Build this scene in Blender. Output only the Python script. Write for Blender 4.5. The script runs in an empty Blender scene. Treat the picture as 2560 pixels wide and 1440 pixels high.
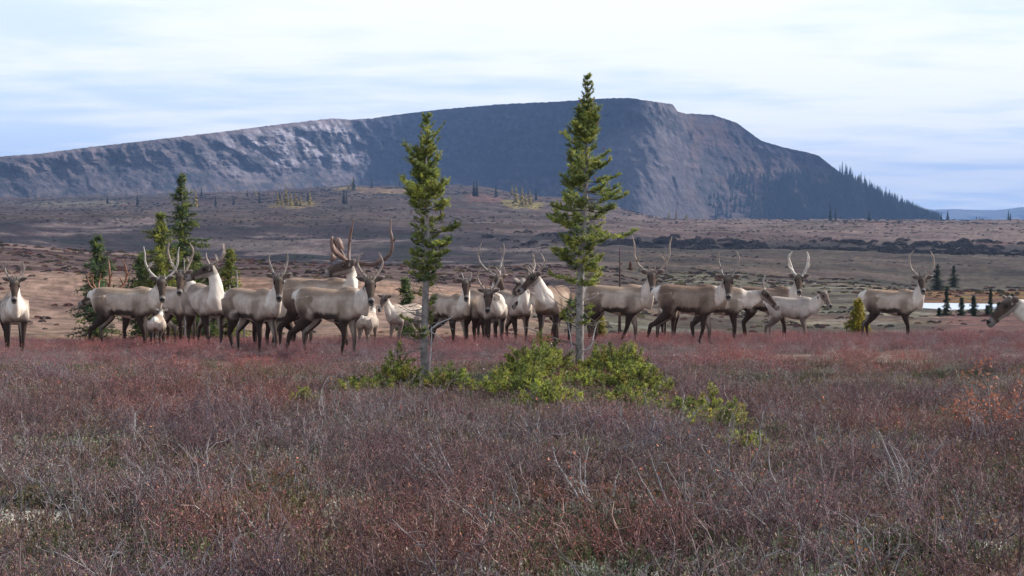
import bpy, math, random
import numpy as np
from mathutils import Vector, Matrix

R = math.radians
rng = np.random.default_rng(7)
random.seed(7)
F = 3940.0            # focal length in photo pixels (photo 2560 wide)
HY = 545.0            # eye level in the photo
SC = bpy.context.scene
COL = SC.collection

# ------------------------------------------------------------------ camera
cam_d = bpy.data.cameras.new('camera')
cam = bpy.data.objects.new('camera', cam_d); COL.objects.link(cam)
cam_d.sensor_width = 36.0
cam_d.lens = 36.0 * F / 2560.0
cam_d.clip_start = 0.2
cam_d.clip_end = 60000
cam.location = (0, 0, 0)
cam.rotation_euler = (R(90) - math.atan((720 - HY) / F), 0, 0)
SC.camera = cam

# ------------------------------------------------------------------ sky and sun
SUN_EL, SUN_AZ = R(35), R(26)       # azimuth measured from +X (right) towards +Y (away)
sd = Vector((math.cos(SUN_EL) * math.cos(SUN_AZ), math.cos(SUN_EL) * math.sin(SUN_AZ), math.sin(SUN_EL)))
sun_d = bpy.data.lights.new('sun', 'SUN')
sun_d.energy = 5.0; sun_d.angle = R(0.6); sun_d.color = (1.0, 0.94, 0.85)
sun = bpy.data.objects.new('sun', sun_d); COL.objects.link(sun)
sun.rotation_euler = sd.to_track_quat('Z', 'Y').to_euler()
sun.location = sd * 50

world = bpy.data.worlds.new('World'); SC.world = world; world.use_nodes = True
wt = world.node_tree; wn = wt.nodes; wl = wt.links; wn.clear()
def N(t, typ, **kw):
    n = t.nodes.new(typ)
    for k, v in kw.items(): setattr(n, k, v)
    return n
def mth(t, op, a, b=None, clamp=False):
    n = N(t, 'ShaderNodeMath', operation=op, use_clamp=clamp)
    for i, v in enumerate((a, b)):
        if v is None: continue
        if isinstance(v, (int, float)): n.inputs[i].default_value = v
        else: t.links.new(v, n.inputs[i])
    return n.outputs[0]
def mixc(t, fac, a, b, mode='MIX'):
    n = N(t, 'ShaderNodeMix', data_type='RGBA', blend_type=mode)
    for i, v in ((0, fac), (6, a), (7, b)):
        if isinstance(v, (int, float)): n.inputs[i].default_value = v
        elif isinstance(v, (tuple, list)): n.inputs[i].default_value = (*v, 1) if len(v) == 3 else v
        else: t.links.new(v, n.inputs[i])
    return n.outputs[2]
def ramp(t, fac, lo, hi, a=0.0, b=1.0):
    n = N(t, 'ShaderNodeMapRange', interpolation_type='SMOOTHSTEP')
    t.links.new(fac, n.inputs[0]) if not isinstance(fac, float) else None
    n.inputs[1].default_value = lo; n.inputs[2].default_value = hi
    n.inputs[3].default_value = a; n.inputs[4].default_value = b
    return n.outputs[0]
def noise(t, vec, scale, detail=4, rough=.55):
    n = N(t, 'ShaderNodeTexNoise'); n.inputs['Scale'].default_value = scale
    n.inputs['Detail'].default_value = detail; n.inputs['Roughness'].default_value = rough
    if vec is not None: t.links.new(vec, n.inputs['Vector'])
    return n.outputs['Fac']
sky = N(wt, 'ShaderNodeTexSky', sky_type='NISHITA', sun_disc=False)
sky.sun_elevation = SUN_EL; sky.sun_rotation = R(90) - SUN_AZ
tc = N(wt, 'ShaderNodeTexCoord'); sep = N(wt, 'ShaderNodeSeparateXYZ'); wl.new(tc.outputs['Generated'], sep.inputs[0])
zc = mth(wt, 'ADD', mth(wt, 'MAXIMUM', sep.outputs[2], 0.0), 0.075)
cmb = N(wt, 'ShaderNodeCombineXYZ')
wl.new(mth(wt, 'DIVIDE', sep.outputs[0], zc), cmb.inputs[0]); wl.new(mth(wt, 'DIVIDE', sep.outputs[1], zc), cmb.inputs[1])
mp = N(wt, 'ShaderNodeMapping'); mp.inputs['Location'].default_value = (3.2, 1.5, 0); mp.inputs['Rotation'].default_value = (0, 0, .12)
mp.inputs['Scale'].default_value = (.8, 1.0, 1); wl.new(cmb.outputs[0], mp.inputs[0])
n1 = noise(wt, mp.outputs[0], 0.62, 5, .5)
n2 = noise(wt, mp.outputs[0], 2.3, 4, .5)
cl = mth(wt, 'ADD', mth(wt, 'MULTIPLY', n1, .64), mth(wt, 'MULTIPLY', n2, .36))
cl = mth(wt, 'ADD', cl, ramp(wt, sep.outputs[2], 0.02, .14, -.035, .055))
cl = mth(wt, 'ADD', cl, ramp(wt, sep.outputs[0], -.3, .15, -.03, .03))
fac = ramp(wt, cl, .39, .60)
blue = mixc(wt, ramp(wt, sep.outputs[2], 0.0, .16), (.60, .75, 1.0), (.74, .86, 1.02))
cloud = mixc(wt, fac, blue, (.99, 1.01, 1.05))
bg1 = N(wt, 'ShaderNodeBackground'); bg1.inputs[1].default_value = 0.10; wl.new(sky.outputs[0], bg1.inputs[0])
bg2 = N(wt, 'ShaderNodeBackground'); bg2.inputs[1].default_value = 1.0; wl.new(cloud, bg2.inputs[0])
mx = N(wt, 'ShaderNodeMixShader'); wl.new(ramp(wt, sep.outputs[2], .17, .5, .95, .22), mx.inputs[0])
wl.new(bg1.outputs[0], mx.inputs[1]); wl.new(bg2.outputs[0], mx.inputs[2])
wo = N(wt, 'ShaderNodeOutputWorld'); wl.new(mx.outputs[0], wo.inputs[0])

SC.view_settings.view_transform = 'Standard'; SC.view_settings.look = 'None'
SC.view_settings.exposure = 0.3; SC.view_settings.gamma = 1.0; SC.view_settings.use_curve_mapping = False
SC.render.engine = 'CYCLES'
SC.cycles.max_bounces = 5; SC.cycles.diffuse_bounces = 2; SC.cycles.transparent_max_bounces = 6
SC.cycles.volume_bounces = 0; SC.cycles.use_denoising = True; SC.cycles.denoiser = 'OPENIMAGEDENOISE'

# ------------------------------------------------------------------ numeric helpers
def _hash(ix, iy, seed):
    h = (ix * 374761393 + iy * 668265263 + seed * 974634777) & 0xffffffff
    h = ((h ^ (h >> 13)) * 1274126177) & 0xffffffff
    return (h ^ (h >> 16)) & 0xffffffff
def gnoise(x, y, seed=0):
    x = np.asarray(x, float); y = np.asarray(y, float)
    ix = np.floor(x).astype(np.int64); iy = np.floor(y).astype(np.int64)
    fx = x - ix; fy = y - iy
    u = fx * fx * fx * (fx * (fx * 6 - 15) + 10); v = fy * fy * fy * (fy * (fy * 6 - 15) + 10)
    def g(a, b, dx, dy):
        an = _hash(a, b, seed).astype(float) * (2 * math.pi / 4294967296.0)
        return np.cos(an) * dx + np.sin(an) * dy
    a = g(ix, iy, fx, fy); b = g(ix + 1, iy, fx - 1, fy)
    c = g(ix, iy + 1, fx, fy - 1); d = g(ix + 1, iy + 1, fx - 1, fy - 1)
    return ((a + (b - a) * u) * (1 - v) + (c + (d - c) * u) * v) * 1.5
def fbm(x, y, o=4, seed=0, gain=.5):
    s = 0; a = 1.0; t = 0
    for i in range(o):
        s = s + a * gnoise(np.asarray(x) * 2 ** i + 17.3 * i, np.asarray(y) * 2 ** i - 9.1 * i, seed + i); t += a; a *= gain
    return s / t
def sstep(a, b, x):
    t = np.clip((np.asarray(x, float) - a) / (b - a), 0, 1); return t * t * (3 - 2 * t)
def lerp(a, b, t): return a + (b - a) * t
def mixcol(c, d, t):
    return c + (np.asarray(d, float) - c) * np.asarray(t)[..., None]

def mesh_obj(name, V, faces_flat, sizes, cols=None, mat=None, parent=None, smooth=False, link=True):
    me = bpy.data.meshes.new(name)
    V = np.asarray(V, np.float32); ff = np.asarray(faces_flat, np.int32); sz = np.asarray(sizes, np.int32)
    me.vertices.add(len(V)); me.vertices.foreach_set('co', V.ravel())
    me.loops.add(len(ff)); me.loops.foreach_set('vertex_index', ff)
    me.polygons.add(len(sz)); st = np.zeros(len(sz), np.int32); st[1:] = np.cumsum(sz)[:-1]
    me.polygons.foreach_set('loop_start', st)
    if smooth: me.polygons.foreach_set('use_smooth', np.ones(len(sz), bool))
    me.update(calc_edges=True)
    if cols is not None:
        a = me.color_attributes.new('Col', 'FLOAT_COLOR', 'POINT')
        c4 = np.ones((len(V), 4), np.float32); c4[:, :3] = cols
        a.data.foreach_set('color', c4.ravel())
    if mat: me.materials.append(mat)
    o = bpy.data.objects.new(name, me)
    if link: COL.objects.link(o)
    if parent: o.parent = parent
    return o

class Geo:
    """collects sticks, needles, leaves and tubes with a colour per vertex"""
    def __init__(s): s.V = []; s.Fq = []; s.Ft = []; s.C = []; s.n = 0
    def _add(s, V, C, q=None, t=None):
        V = np.asarray(V, float).reshape(-1, 3); C = np.broadcast_to(np.asarray(C, float), V.shape) if np.ndim(C) == 1 else np.asarray(C)
        s.V.append(V); s.C.append(C)
        if q is not None: s.Fq.append(np.asarray(q).reshape(-1, 4) + s.n)
        if t is not None: s.Ft.append(np.asarray(t).reshape(-1, 3) + s.n)
        s.n += len(V)
    def sticks(s, P0, P1, R0, R1, C):
        P0 = np.atleast_2d(P0).astype(float); P1 = np.atleast_2d(P1).astype(float); n = len(P0)
        R0 = np.broadcast_to(R0, n)[:, None]; R1 = np.broadcast_to(R1, n)[:, None]
        C = np.broadcast_to(C, (n, 3))
        d = P1 - P0; d = d / (np.linalg.norm(d, axis=1, keepdims=True) + 1e-9)
        h = np.where(np.abs(d[:, 2:3]) > .9, np.array([[1., 0, 0]]), np.array([[0, 0, 1.]]))
        a = np.cross(d, h); a /= np.linalg.norm(a, axis=1, keepdims=True) + 1e-9; b = np.cross(d, a)
        vs = []
        for P, Rr in ((P0, R0), (P1, R1)):
            for k in range(3):
                an = 2 * math.pi * k / 3; vs.append(P + Rr * (a * math.cos(an) + b * math.sin(an)))
        V = np.stack(vs, 1).reshape(-1, 3)
        base = (np.arange(n) * 6)[:, None, None]
        q = np.array([[0, 1, 4, 3], [1, 2, 5, 4], [2, 0, 3, 5]])[None] + base
        s._add(V, np.repeat(C, 6, 0), q=q)
    def needles(s, P, D, L, C, n=22, ln=.016, w=.0022, spread=.9, rg=rng):
        P = np.atleast_2d(P); m = len(P); L = np.broadcast_to(L, m); C = np.broadcast_to(C, (m, 3))
        D = D / (np.linalg.norm(D, axis=1, keepdims=True) + 1e-9)
        h = np.where(np.abs(D[:, 2:3]) > .9, np.array([[1., 0, 0]]), np.array([[0, 0, 1.]]))
        a = np.cross(D, h); a /= np.linalg.norm(a, axis=1, keepdims=True) + 1e-9; b = np.cross(D, a)
        P, D, a, b, C = (np.repeat(x, n, 0) for x in (P, D, a, b, C)); L = np.repeat(L, n)
        k = m * n; t = rg.random(k)[:, None]; ph = rg.random(k) * 2 * math.pi
        rad = a * np.cos(ph)[:, None] + b * np.sin(ph)[:, None]; tan = -a * np.sin(ph)[:, None] + b * np.cos(ph)[:, None]
        nd = D * .6 + rad * spread; l = ln * (.7 + .6 * rg.random(k))[:, None]
        q = P + D * L[:, None] * t + rad * .002
        V = np.stack([q - tan * w, q + tan * w, q + nd * l], 1).reshape(-1, 3)
        cc = C * (.75 + .5 * rg.random((k, 1)))
        s._add(V, np.repeat(cc, 3, 0), t=np.arange(k * 3))
    def leaves(s, P, D, size, C, rg=rng, wid=.4):
        P = np.atleast_2d(P); m = len(P); size = np.broadcast_to(size, m)[:, None]; C = np.broadcast_to(C, (m, 3))
        D = D / (np.linalg.norm(D, axis=1, keepdims=True) + 1e-9)
        r = rg.normal(size=(m, 3)); a = np.cross(D, r); a /= np.linalg.norm(a, axis=1, keepdims=True) + 1e-9
        V = np.stack([P, P + D * size * .5 + a * size * wid, P + D * size, P + D * size * .5 - a * size * wid], 1).reshape(-1, 3)
        s._add(V, np.repeat(C, 4, 0), q=np.arange(m * 4))
    def tube(s, pts, rad, C, sides=8, cap=True):
        P = np.asarray(pts, float); n = len(P); rad = np.broadcast_to(rad, n)
        T = np.gradient(P, axis=0); T /= np.linalg.norm(T, axis=1, keepdims=True) + 1e-9
        ref = np.array([1., 0, 0]) if abs(T[0][0]) < .8 else np.array([0, 1., 0])
        V = []; a = np.cross(T[0], ref); a /= np.linalg.norm(a)
        for i in range(n):
            a = a - T[i] * np.dot(a, T[i]); a /= np.linalg.norm(a) + 1e-9; b = np.cross(T[i], a)
            an = np.arange(sides) * 2 * math.pi / sides
            V.append(P[i] + rad[i] * (np.cos(an)[:, None] * a + np.sin(an)[:, None] * b))
        V = np.concatenate(V); q = []
        for i in range(n - 1):
            for k in range(sides):
                k2 = (k + 1) % sides; q.append((i * sides + k, i * sides + k2, (i + 1) * sides + k2, (i + 1) * sides + k))
        t = []
        if cap:
            c0 = len(V); V = np.vstack([V, P[0], P[-1] + T[-1] * rad[-1] * .6])
            for k in range(sides):
                k2 = (k + 1) % sides; t.append((c0, k2, k)); t.append((c0 + 1, (n - 1) * sides + k, (n - 1) * sides + k2))
        C = np.asarray(C, float)
        if C.ndim == 2: cc = np.repeat(C, sides, 0); cc = np.vstack([cc, C[0], C[-1]]) if cap else cc
        else: cc = np.broadcast_to(C, V.shape)
        n0 = s.n; s._add(V, cc, q=q)
        if t: s.Ft.append(np.asarray(t) + n0)
    def build(s, name, mat, parent=None, smooth=False, link=True):
        V = np.concatenate(s.V); C = np.concatenate(s.C)
        q = np.concatenate(s.Fq) if s.Fq else np.zeros((0, 4), int); t = np.concatenate(s.Ft) if s.Ft else np.zeros((0, 3), int)
        return mesh_obj(name, V, np.concatenate([q.ravel(), t.ravel()]), [4] * len(q) + [3] * len(t), C, mat, parent, smooth, link)

def tagit(o, label=None, cat=None, group=None, kind=None):
    if label: o['label'] = label
    if cat: o['category'] = cat
    if group: o['group'] = group
    if kind: o['kind'] = kind
    return o
def empty(name, loc, rz=0, sc=1.0):
    o = bpy.data.objects.new(name, None); COL.objects.link(o); o.location = loc; o.rotation_euler = (0, 0, rz)
    o.scale = (sc, sc, sc); o.empty_display_size = .2
    return o
def copy_tree(o, parent=None):
    c = o.copy(); COL.objects.link(c); c.parent = parent
    for ch in list(o.children): copy_tree(ch, c)
    return c

# ------------------------------------------------------------------ materials
def mat_attr(name, rough=.8, var=.35, nscale=3.0, bump=0.0, bscale=40, spec=.3, trans=0.0, patches=None, bumpd=.02, stretch=None):
    m = bpy.data.materials.new(name); m.use_nodes = True; t = m.node_tree; b = t.nodes['Principled BSDF']
    at = N(t, 'ShaderNodeAttribute', attribute_name='Col')
    geo = N(t, 'ShaderNodeNewGeometry')
    n = noise(t, geo.outputs['Position'], nscale, 4)
    f = ramp(t, n, .3, .7, 1 - var, 1 + var)
    vm = N(t, 'ShaderNodeVectorMath', operation='SCALE'); t.links.new(at.outputs['Color'], vm.inputs[0]); t.links.new(f, vm.inputs['Scale'])
    col = vm.outputs[0]
    if patches:
        for (sc_, lo, hi, c, amt) in patches:
            pn = noise(t, geo.outputs['Position'], sc_, 3)
            col = mixc(t, ramp(t, pn, lo, hi, 0, amt), col, mixc(t, 1.0, col, c, 'MULTIPLY'))
    t.links.new(col, b.inputs['Base Color']); b.inputs['Roughness'].default_value = rough
    b.inputs['Specular IOR Level'].default_value = spec
    if bump:
        tco = geo.outputs['Position']
        if stretch:
            tx = N(t, 'ShaderNodeTexCoord'); mpp = N(t, 'ShaderNodeMapping'); mpp.inputs['Scale'].default_value = stretch
            t.links.new(tx.outputs['Object'], mpp.inputs[0]); tco = mpp.outputs[0]
        bn = noise(t, tco, bscale, 3); bp = N(t, 'ShaderNodeBump'); bp.inputs['Strength'].default_value = bump
        bp.inputs['Distance'].default_value = bumpd; t.links.new(bn, bp.inputs['Height']); t.links.new(bp.outputs[0], b.inputs['Normal'])
    if trans:
        tr = N(t, 'ShaderNodeBsdfTranslucent'); t.links.new(col, tr.inputs[0])
        ms = N(t, 'ShaderNodeMixShader'); ms.inputs[0].default_value = trans
        out = t.nodes['Material Output']; t.links.new(b.outputs[0], ms.inputs[1]); t.links.new(tr.outputs[0], ms.inputs[2]); t.links.new(ms.outputs[0], out.inputs[0])
    return m
M_ground = mat_attr('ground_cover', .95, .35, 1.3, .6, 9, .1, bumpd=.06, patches=[(.07, .45, .6, (.62, .55, .62), .8), (.21, .5, .62, (1.35, 1.25, 1.1), .7)])
M_rock = mat_attr('mountain_rock', .95, .28, .06, .9, .12, .1, bumpd=6)
M_hill = mat_attr('far_hill', .95, .15, .004, 0, 1, .1)
M_needle = mat_attr('spruce_needles', .5, .3, 5, trans=.45, spec=.4)
M_bark = mat_attr('grey_bark', .9, .25, 18, .9, 60, .2, stretch=(1, 1, .25), bumpd=.012)
M_twig = mat_attr('shrub_twigs', .7, .25, .9, trans=.12, spec=.25,
                  patches=[(.22, .5, .62, (1.25, .85, .7), .8), (.5, .52, .66, (.75, .85, 1.0), .7)])
M_heath = mat_attr('heath_leaves', .6, .3, 1.1, trans=.2, spec=.35,
                   patches=[(.35, .52, .64, (1.25, .85, .75), .7), (.8, .5, .6, (.75, 1.05, .8), .7)])
M_fur = mat_attr('caribou_fur', .85, .10, 5, .3, 35, .1, stretch=(.5, 1, 1.4), bumpd=.006)
M_antler = mat_attr('antler_bone', .55, .25, 14, .4, 60, .35, bumpd=.005)
M_far = mat_attr('distant_foliage', .85, .3, .5, trans=.1, spec=.2)
def plain(name, c, rough, spec=.5):
    m = bpy.data.materials.new(name); m.use_nodes = True; b = m.node_tree.nodes['Principled BSDF']
    b.inputs['Base Color'].default_value = (*c, 1); b.inputs['Roughness'].default_value = rough; b.inputs['Specular IOR Level'].default_value = spec
    return m, m.node_tree, b
M_eye = plain('dark_eye', (.01, .008, .006), .15)[0]

# ------------------------------------------------------------------ terrain
CX = [-900, 0, 250, 600, 900, 1150, 1400, 1700, 2100, 2330, 2560, 3500]
TY = {   # distance : photo height of the ground in each column
 7:  None, 12: None,
 20: [990, 985, 985, 983, 980, 985, 972, 985, 985, 985, 985, 985],
 27: [895, 893, 892, 892, 894, 892, 884, 884, 882, 884, 886, 890],
 33: [872, 872, 869, 869, 869, 866, 864, 858, 857, 855, 862, 865],
 38: [865, 865, 863, 862, 861, 859, 856, 850, 849, 847, 850, 850],
 43: [863, 863, 861, 860, 858, 856, 852, 846, 845, 842, 843, 843],
 50: [885, 880, 880, 878, 874, 870, 866, 860, 858, 853, 850, 850],
 60: [860, 858, 862, 864, 862, 858, 856, 852, 848, 838, 835, 835],
 72: [770, 765, 780, 785, 782, 790, 812, 832, 828, 820, 818, 818],
 85: [668, 676, 684, 690, 692, 712, 752, 792, 808, 806, 802, 800],
 95: [660, 672, 682, 692, 698, 706, 740, 772, 790, 796, 795, 795],
 140:[638, 640, 655, 674, 682, 690, 700, 730, 762, 781.4, 781.6, 780],
 158:[622, 624, 642, 664, 673, 680, 686, 714, 745, 756.5, 756.8, 757],
 168:[616, 617, 636, 658, 669, 676, 680, 706, 736, 745, 745, 745],
 185:[612, 611, 630, 653, 664, 670, 673, 698, 722, 734, 735, 735],
 240:[640, 636, 650, 662, 668, 668, 664, 676, 700, 716, 716, 716],
 400:[615, 612, 632, 650, 650, 645, 638, 634, 636, 642, 646, 650],
 520:[566, 566, 576, 588, 592, 602, 606, 624, 628, 634, 640, 644],
 600:[544, 545, 545, 547, 552, 566, 574, 590, 597, 603, 606, 610],
 720:[541, 541, 540, 541, 544, 552, 562, 572, 574, 577, 580, 580],
 950:[530, 530, 528, 524, 514, 518, 532, 556, 558, 560, 561, 561],
 1250:[514, 514, 510, 498, 484, 486, 500, 552, 554, 554.5, 555, 555],
 1550:[500, 500, 494, 484, 468, 467, 500, 550, 553, 553, 553, 553],
 2100:[500, 500, 496, 486, 474, 474, 505, 553, 557, 557, 557, 557],
 7000:[552, 552, 552, 552, 552, 552, 552, 556, 580, 590, 590, 590],
}
_zt = {.5: [-1.65] * 12, 3: [-1.66] * 12, 7: [-1.76] * 12, 12: [-1.93] * 12}
for k, v in TY.items():
    if v: _zt[k] = [-(y - HY) / F * k for y in v]
KY = np.array(sorted(_zt)); KZ = np.array([_zt[k] for k in sorted(_zt)])
def H(X, Y):
    X = np.asarray(X, float); Y = np.maximum(np.asarray(Y, float), .6)
    px = 1280 + X / Y * F
    cx = np.array(CX, float)
    pc = np.clip(px, cx[0], cx[-1] - 1e-6); ci = np.clip(np.searchsorted(cx, pc, 'right') - 1, 0, len(cx) - 2)
    ct = (pc - cx[ci]) / (cx[ci + 1] - cx[ci]); ct = ct * ct * (3 - 2 * ct)
    ly = np.log(np.clip(Y, KY[0], KY[-1] * .9999)); lk = np.log(KY)
    ri = np.clip(np.searchsorted(lk, ly, 'right') - 1, 0, len(lk) - 2)
    rt = (ly - lk[ri]) / (lk[ri + 1] - lk[ri])
    def row(r): r = np.clip(r, 0, len(lk) - 1); return KZ[r, ci] * (1 - ct) + KZ[r, ci + 1] * ct
    z0, z1 = row(ri), row(ri + 1); zm, z2 = row(ri - 1), row(ri + 2)
    # monotone-ish Hermite in log distance
    h = lk[ri + 1] - lk[ri]; hm = np.maximum(lk[ri] - lk[np.maximum(ri - 1, 0)], 1e-3); hp = np.maximum(lk[np.minimum(ri + 2, len(lk) - 1)] - lk[ri + 1], 1e-3)
    d = (z1 - z0) / h; dm = np.where(ri > 0, (z0 - zm) / hm, d); dp = np.where(ri < len(lk) - 2, (z2 - z1) / hp, d)
    m0 = np.where(dm * d > 0, 2 * dm * d / (dm + d + 1e-12), 0) * h; m1 = np.where(dp * d > 0, 2 * dp * d / (dp + d + 1e-12), 0) * h
    t = rt; z = (2*t**3-3*t**2+1)*z0 + (t**3-2*t**2+t)*m0 + (-2*t**3+3*t**2)*z1 + (t**3-t**2)*m1
    # relief
    amp = np.interp(Y, [1, 8, 20, 45, 60, 80, 150, 165, 300, 600, 1500, 7000], [.02, .05, .06, .05, .16, .3, .22, .3, .8, 1.1, 2.2, 2])
    pond = sstep(2240, 2290, px) * (1 - sstep(2540, 2620, px)) * sstep(125, 140, Y) * (1 - sstep(160, 172, Y))
    z = z + amp * (1 - pond) * (fbm(X / 2.2, Y / 2.2, 3, 3) * np.where(Y < 50, 1, .15) + np.where(Y > 45, fbm(X / 13, Y / 13, 4, 11), 0) * 1.0 + np.where(Y > 200, fbm(X / 60, Y / 60, 3, 21), 0) * 1.6)
    # little mound that carries the two spruces
    z = z + .16 * np.exp(-((X - 1.0) / 1.6) ** 2 - ((Y - 20.6) / 1.6) ** 2)
    return z
def Xof(px, Y): return (px - 1280) / F * Y
def ground_at(px, Y):
    X = Xof(px, Y); return Vector((X, Y, float(H(X, Y))))

SPOTS = [(-3.05, 9.6, .5, .45), (-2.75, 8.8, .45, .3), (-1.25, 8.9, .45, .35), (1.2, 9.4, .4, .3), (2.75, 8.7, .5, .35), (3.0, 17.0, .8, 1.0), (-3.4, 8.1, .4, .4), (-5.2, 14.5, .6, .5)]
def LICH(X, Y):
    b = sstep(.08, .3, fbm(X / 1.1, Y / 1.1, 4, 41)) * (1 - sstep(16, 30, Y)) * .6
    for a, y, rx, ry in SPOTS: b = np.maximum(b, sstep(.0, .6, 1.15 - np.sqrt(((X - a) / rx) ** 2 + ((Y - y) / ry) ** 2) + .5 * fbm(X * 2.2, Y * 2.2, 3, 47)))
    return b
def terrain():
    u = np.concatenate([np.linspace(-7000, -420, 90), np.linspace(-400, 2960, 620), np.linspace(2990, 9500, 90)])
    Yv = np.exp(np.concatenate([np.linspace(math.log(1), math.log(45), 150)[:-1], np.linspace(math.log(45), math.log(2100), 470)[:-1], np.linspace(math.log(2100), math.log(9800), 30)]))
    U, Y = np.meshgrid(u, Yv); X = (U - 1280) / F * Y
    Z = H(X, Y)
    V = np.stack([X, Y, Z], -1).reshape(-1, 3)
    nr, nc = U.shape; idx = np.arange(nr * nc).reshape(nr, nc)
    f = np.stack([idx[:-1, :-1], idx[:-1, 1:], idx[1:, 1:], idx[1:, :-1]], -1).reshape(-1, 4)
    # albedo zones: what grows or lies where
    px = U; c = np.zeros(U.shape + (3,)); c[:] = (.105, .075, .07)
    lich = LICH(X, Y)
    c = mixcol(c, (.46, .46, .38), lich * .95)
    far = sstep(46, 56, Y)
    w1 = fbm(X / 7, Y / 7, 5, 51, .6); w2 = fbm(X / 2.0, Y / 3.0, 4, 57, .6); w3 = fbm(X / 40, Y / 40, 5, 61, .6); w4 = fbm(X / 150, Y / 110, 4, 67, .6)
    def zone(y0, y1, s=.06): return sstep(y0 * (1 - s), y0 * (1 + s), Y) * (1 - sstep(y1 * (1 - s), y1 * (1 + s), Y))
    # left sandy bank
    bank = mixcol(np.broadcast_to((.33, .225, .175), c.shape), (.12, .095, .075), sstep(.12, .42, w2 + .25 * w1) * .7)
    bank = mixcol(bank, (.13, .085, .075), sstep(.1, .5, w1) * .45 + .0 * w1)
    bank = mixcol(bank, (.17, .12, .075), (1 - sstep(57, 68, Y)) * .8)
    olive = mixcol(np.broadcast_to((.125, .12, .085), c.shape), (.25, .25, .20), sstep(.02, .4, w1 + .3 * w2))
    olive = mixcol(olive, (.06, .048, .045), sstep(.0, .4, -w1 - .3 * w2) * .9)
    olive = mixcol(olive, (.15, .08, .075), sstep(.1, .5, w3) * .5)
    edge = sstep(1220, 1480, px + 60 * w1)
    near2 = bank * (1 - edge)[..., None] + olive * edge[..., None]
    c = c * (1 - far)[..., None] + near2 * far[..., None]
    # red heath behind the bank
    heath = mixcol(np.broadcast_to((.12, .08, .076), c.shape), (.19, .14, .12), sstep(.05, .4, w1 + .4 * w3))
    heath = mixcol(heath, (.045, .035, .04), sstep(.12, .4, -w1 - .5 * w3))
    c = c + (heath - c) * (zone(87, 215) * (1 - sstep(1350, 1800, px)))[..., None]
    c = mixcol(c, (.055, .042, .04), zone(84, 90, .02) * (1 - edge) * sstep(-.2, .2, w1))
    c = mixcol(c, (.30, .22, .20), sstep(163, 172, Y) * (1 - sstep(200, 215, Y)) * (1 - sstep(250, 620, px)) * .8)
    # orange and rust strip behind the pond
    rust = mixcol(np.broadcast_to((.24, .13, .05), c.shape), (.14, .07, .06), sstep(-.1, .25, w1))
    rust = mixcol(rust, (.20, .17, .05), sstep(.15, .35, w2))
    c = c + (rust - c) * (zone(157, 215, .03) * sstep(2130, 2330, px))[..., None]
    c = mixcol(c, (.16, .075, .075), zone(62, 141, .05) * sstep(2280, 2400, px) * .8)
    # wide valley side
    w6 = fbm(X / 22, Y / 30, 5, 69, .65)
    val = mixcol(np.broadcast_to((.062, .05, .062), c.shape), (.27, .225, .215), sstep(.05, .42, w3 + .5 * w6))
    val = mixcol(val, (.028, .034, .034), sstep(.0, .35, -w3 * .6 - .7 * w6))
    rightv = mixcol(np.broadcast_to((.10, .085, .07), c.shape), (.165, .125, .11), sstep(.05, .4, w3 + .3 * w1))
    rightv = mixcol(rightv, (.04, .036, .036), sstep(.05, .3, -w3 * .5 - .7 * w6))
    rg = sstep(1100, 1700, px); val = val * (1 - rg)[..., None] + rightv * rg[..., None]
    c = c + (val - c) * (sstep(212, 245, Y))[..., None]
    # shrub-filled scarp and pale plateau on the right
    scarp_top = 575 + 40 * w3 + 30 * w6
    rgs = sstep(1300, 1600, px)
    dark = mixcol(np.broadcast_to((.032, .03, .038), c.shape), (.09, .075, .07), sstep(.05, .35, w6))
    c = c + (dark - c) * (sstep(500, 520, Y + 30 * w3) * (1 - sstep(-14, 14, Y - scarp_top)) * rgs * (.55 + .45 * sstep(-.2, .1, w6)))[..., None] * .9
    plat = mixcol(np.broadcast_to((.24, .185, .17), c.shape), (.14, .10, .095), sstep(-.1, .35, w4 + .3 * w3))
    plat = mixcol(plat, (.13, .115, .07), sstep(.1, .4, w3) * .6)
    plat = mixcol(plat, (.20, .085, .07), sstep(.22, .42, fbm(X / 90, Y / 90, 4, 77)) * .5)
    lefty = 1 - rg
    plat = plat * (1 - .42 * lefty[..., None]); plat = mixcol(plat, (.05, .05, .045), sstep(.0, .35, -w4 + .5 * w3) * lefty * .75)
    c = c + (plat - c) * sstep(-14, 14, Y - scarp_top)[..., None]
    def spot(x0, Y0, rx, rY, col, k=1.0):
        d = ((px - x0 + 14 * w1) / rx) ** 2 + ((Y - Y0) / rY) ** 2
        return mixcol(c, col, (1 - sstep(.5, 1.3, d + .5 * w6)) * k)
    for a in [(735, 1010, 60, 90, (.32, .25, .10), .8), (1305, 1080, 55, 110, (.33, .28, .09)), (1215, 1150, 50, 90, (.22, .12, .10), .8), (1000, 1330, 110, 90, (.30, .22, .13)), (200, 1250, 180, 120, (.24, .22, .16), .7), (330, 1180, 40, 40, (.22, .13, .10), .8), (880, 1420, 50, 60, (.36, .27, .10)), (690, 1400, 30, 60, (.24, .13, .10), .8), (1180, 690, 180, 25, (.25, .20, .19), .8), (700, 480, 260, 30, (.22, .18, .17), .6)]: c = spot(*a)
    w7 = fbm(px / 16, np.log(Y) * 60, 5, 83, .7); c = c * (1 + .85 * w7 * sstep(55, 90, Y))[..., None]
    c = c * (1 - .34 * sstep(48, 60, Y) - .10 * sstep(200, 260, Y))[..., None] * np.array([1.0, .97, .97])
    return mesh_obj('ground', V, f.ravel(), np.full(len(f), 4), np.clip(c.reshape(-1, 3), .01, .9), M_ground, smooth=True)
tagit(terrain(), kind='structure')

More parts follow.
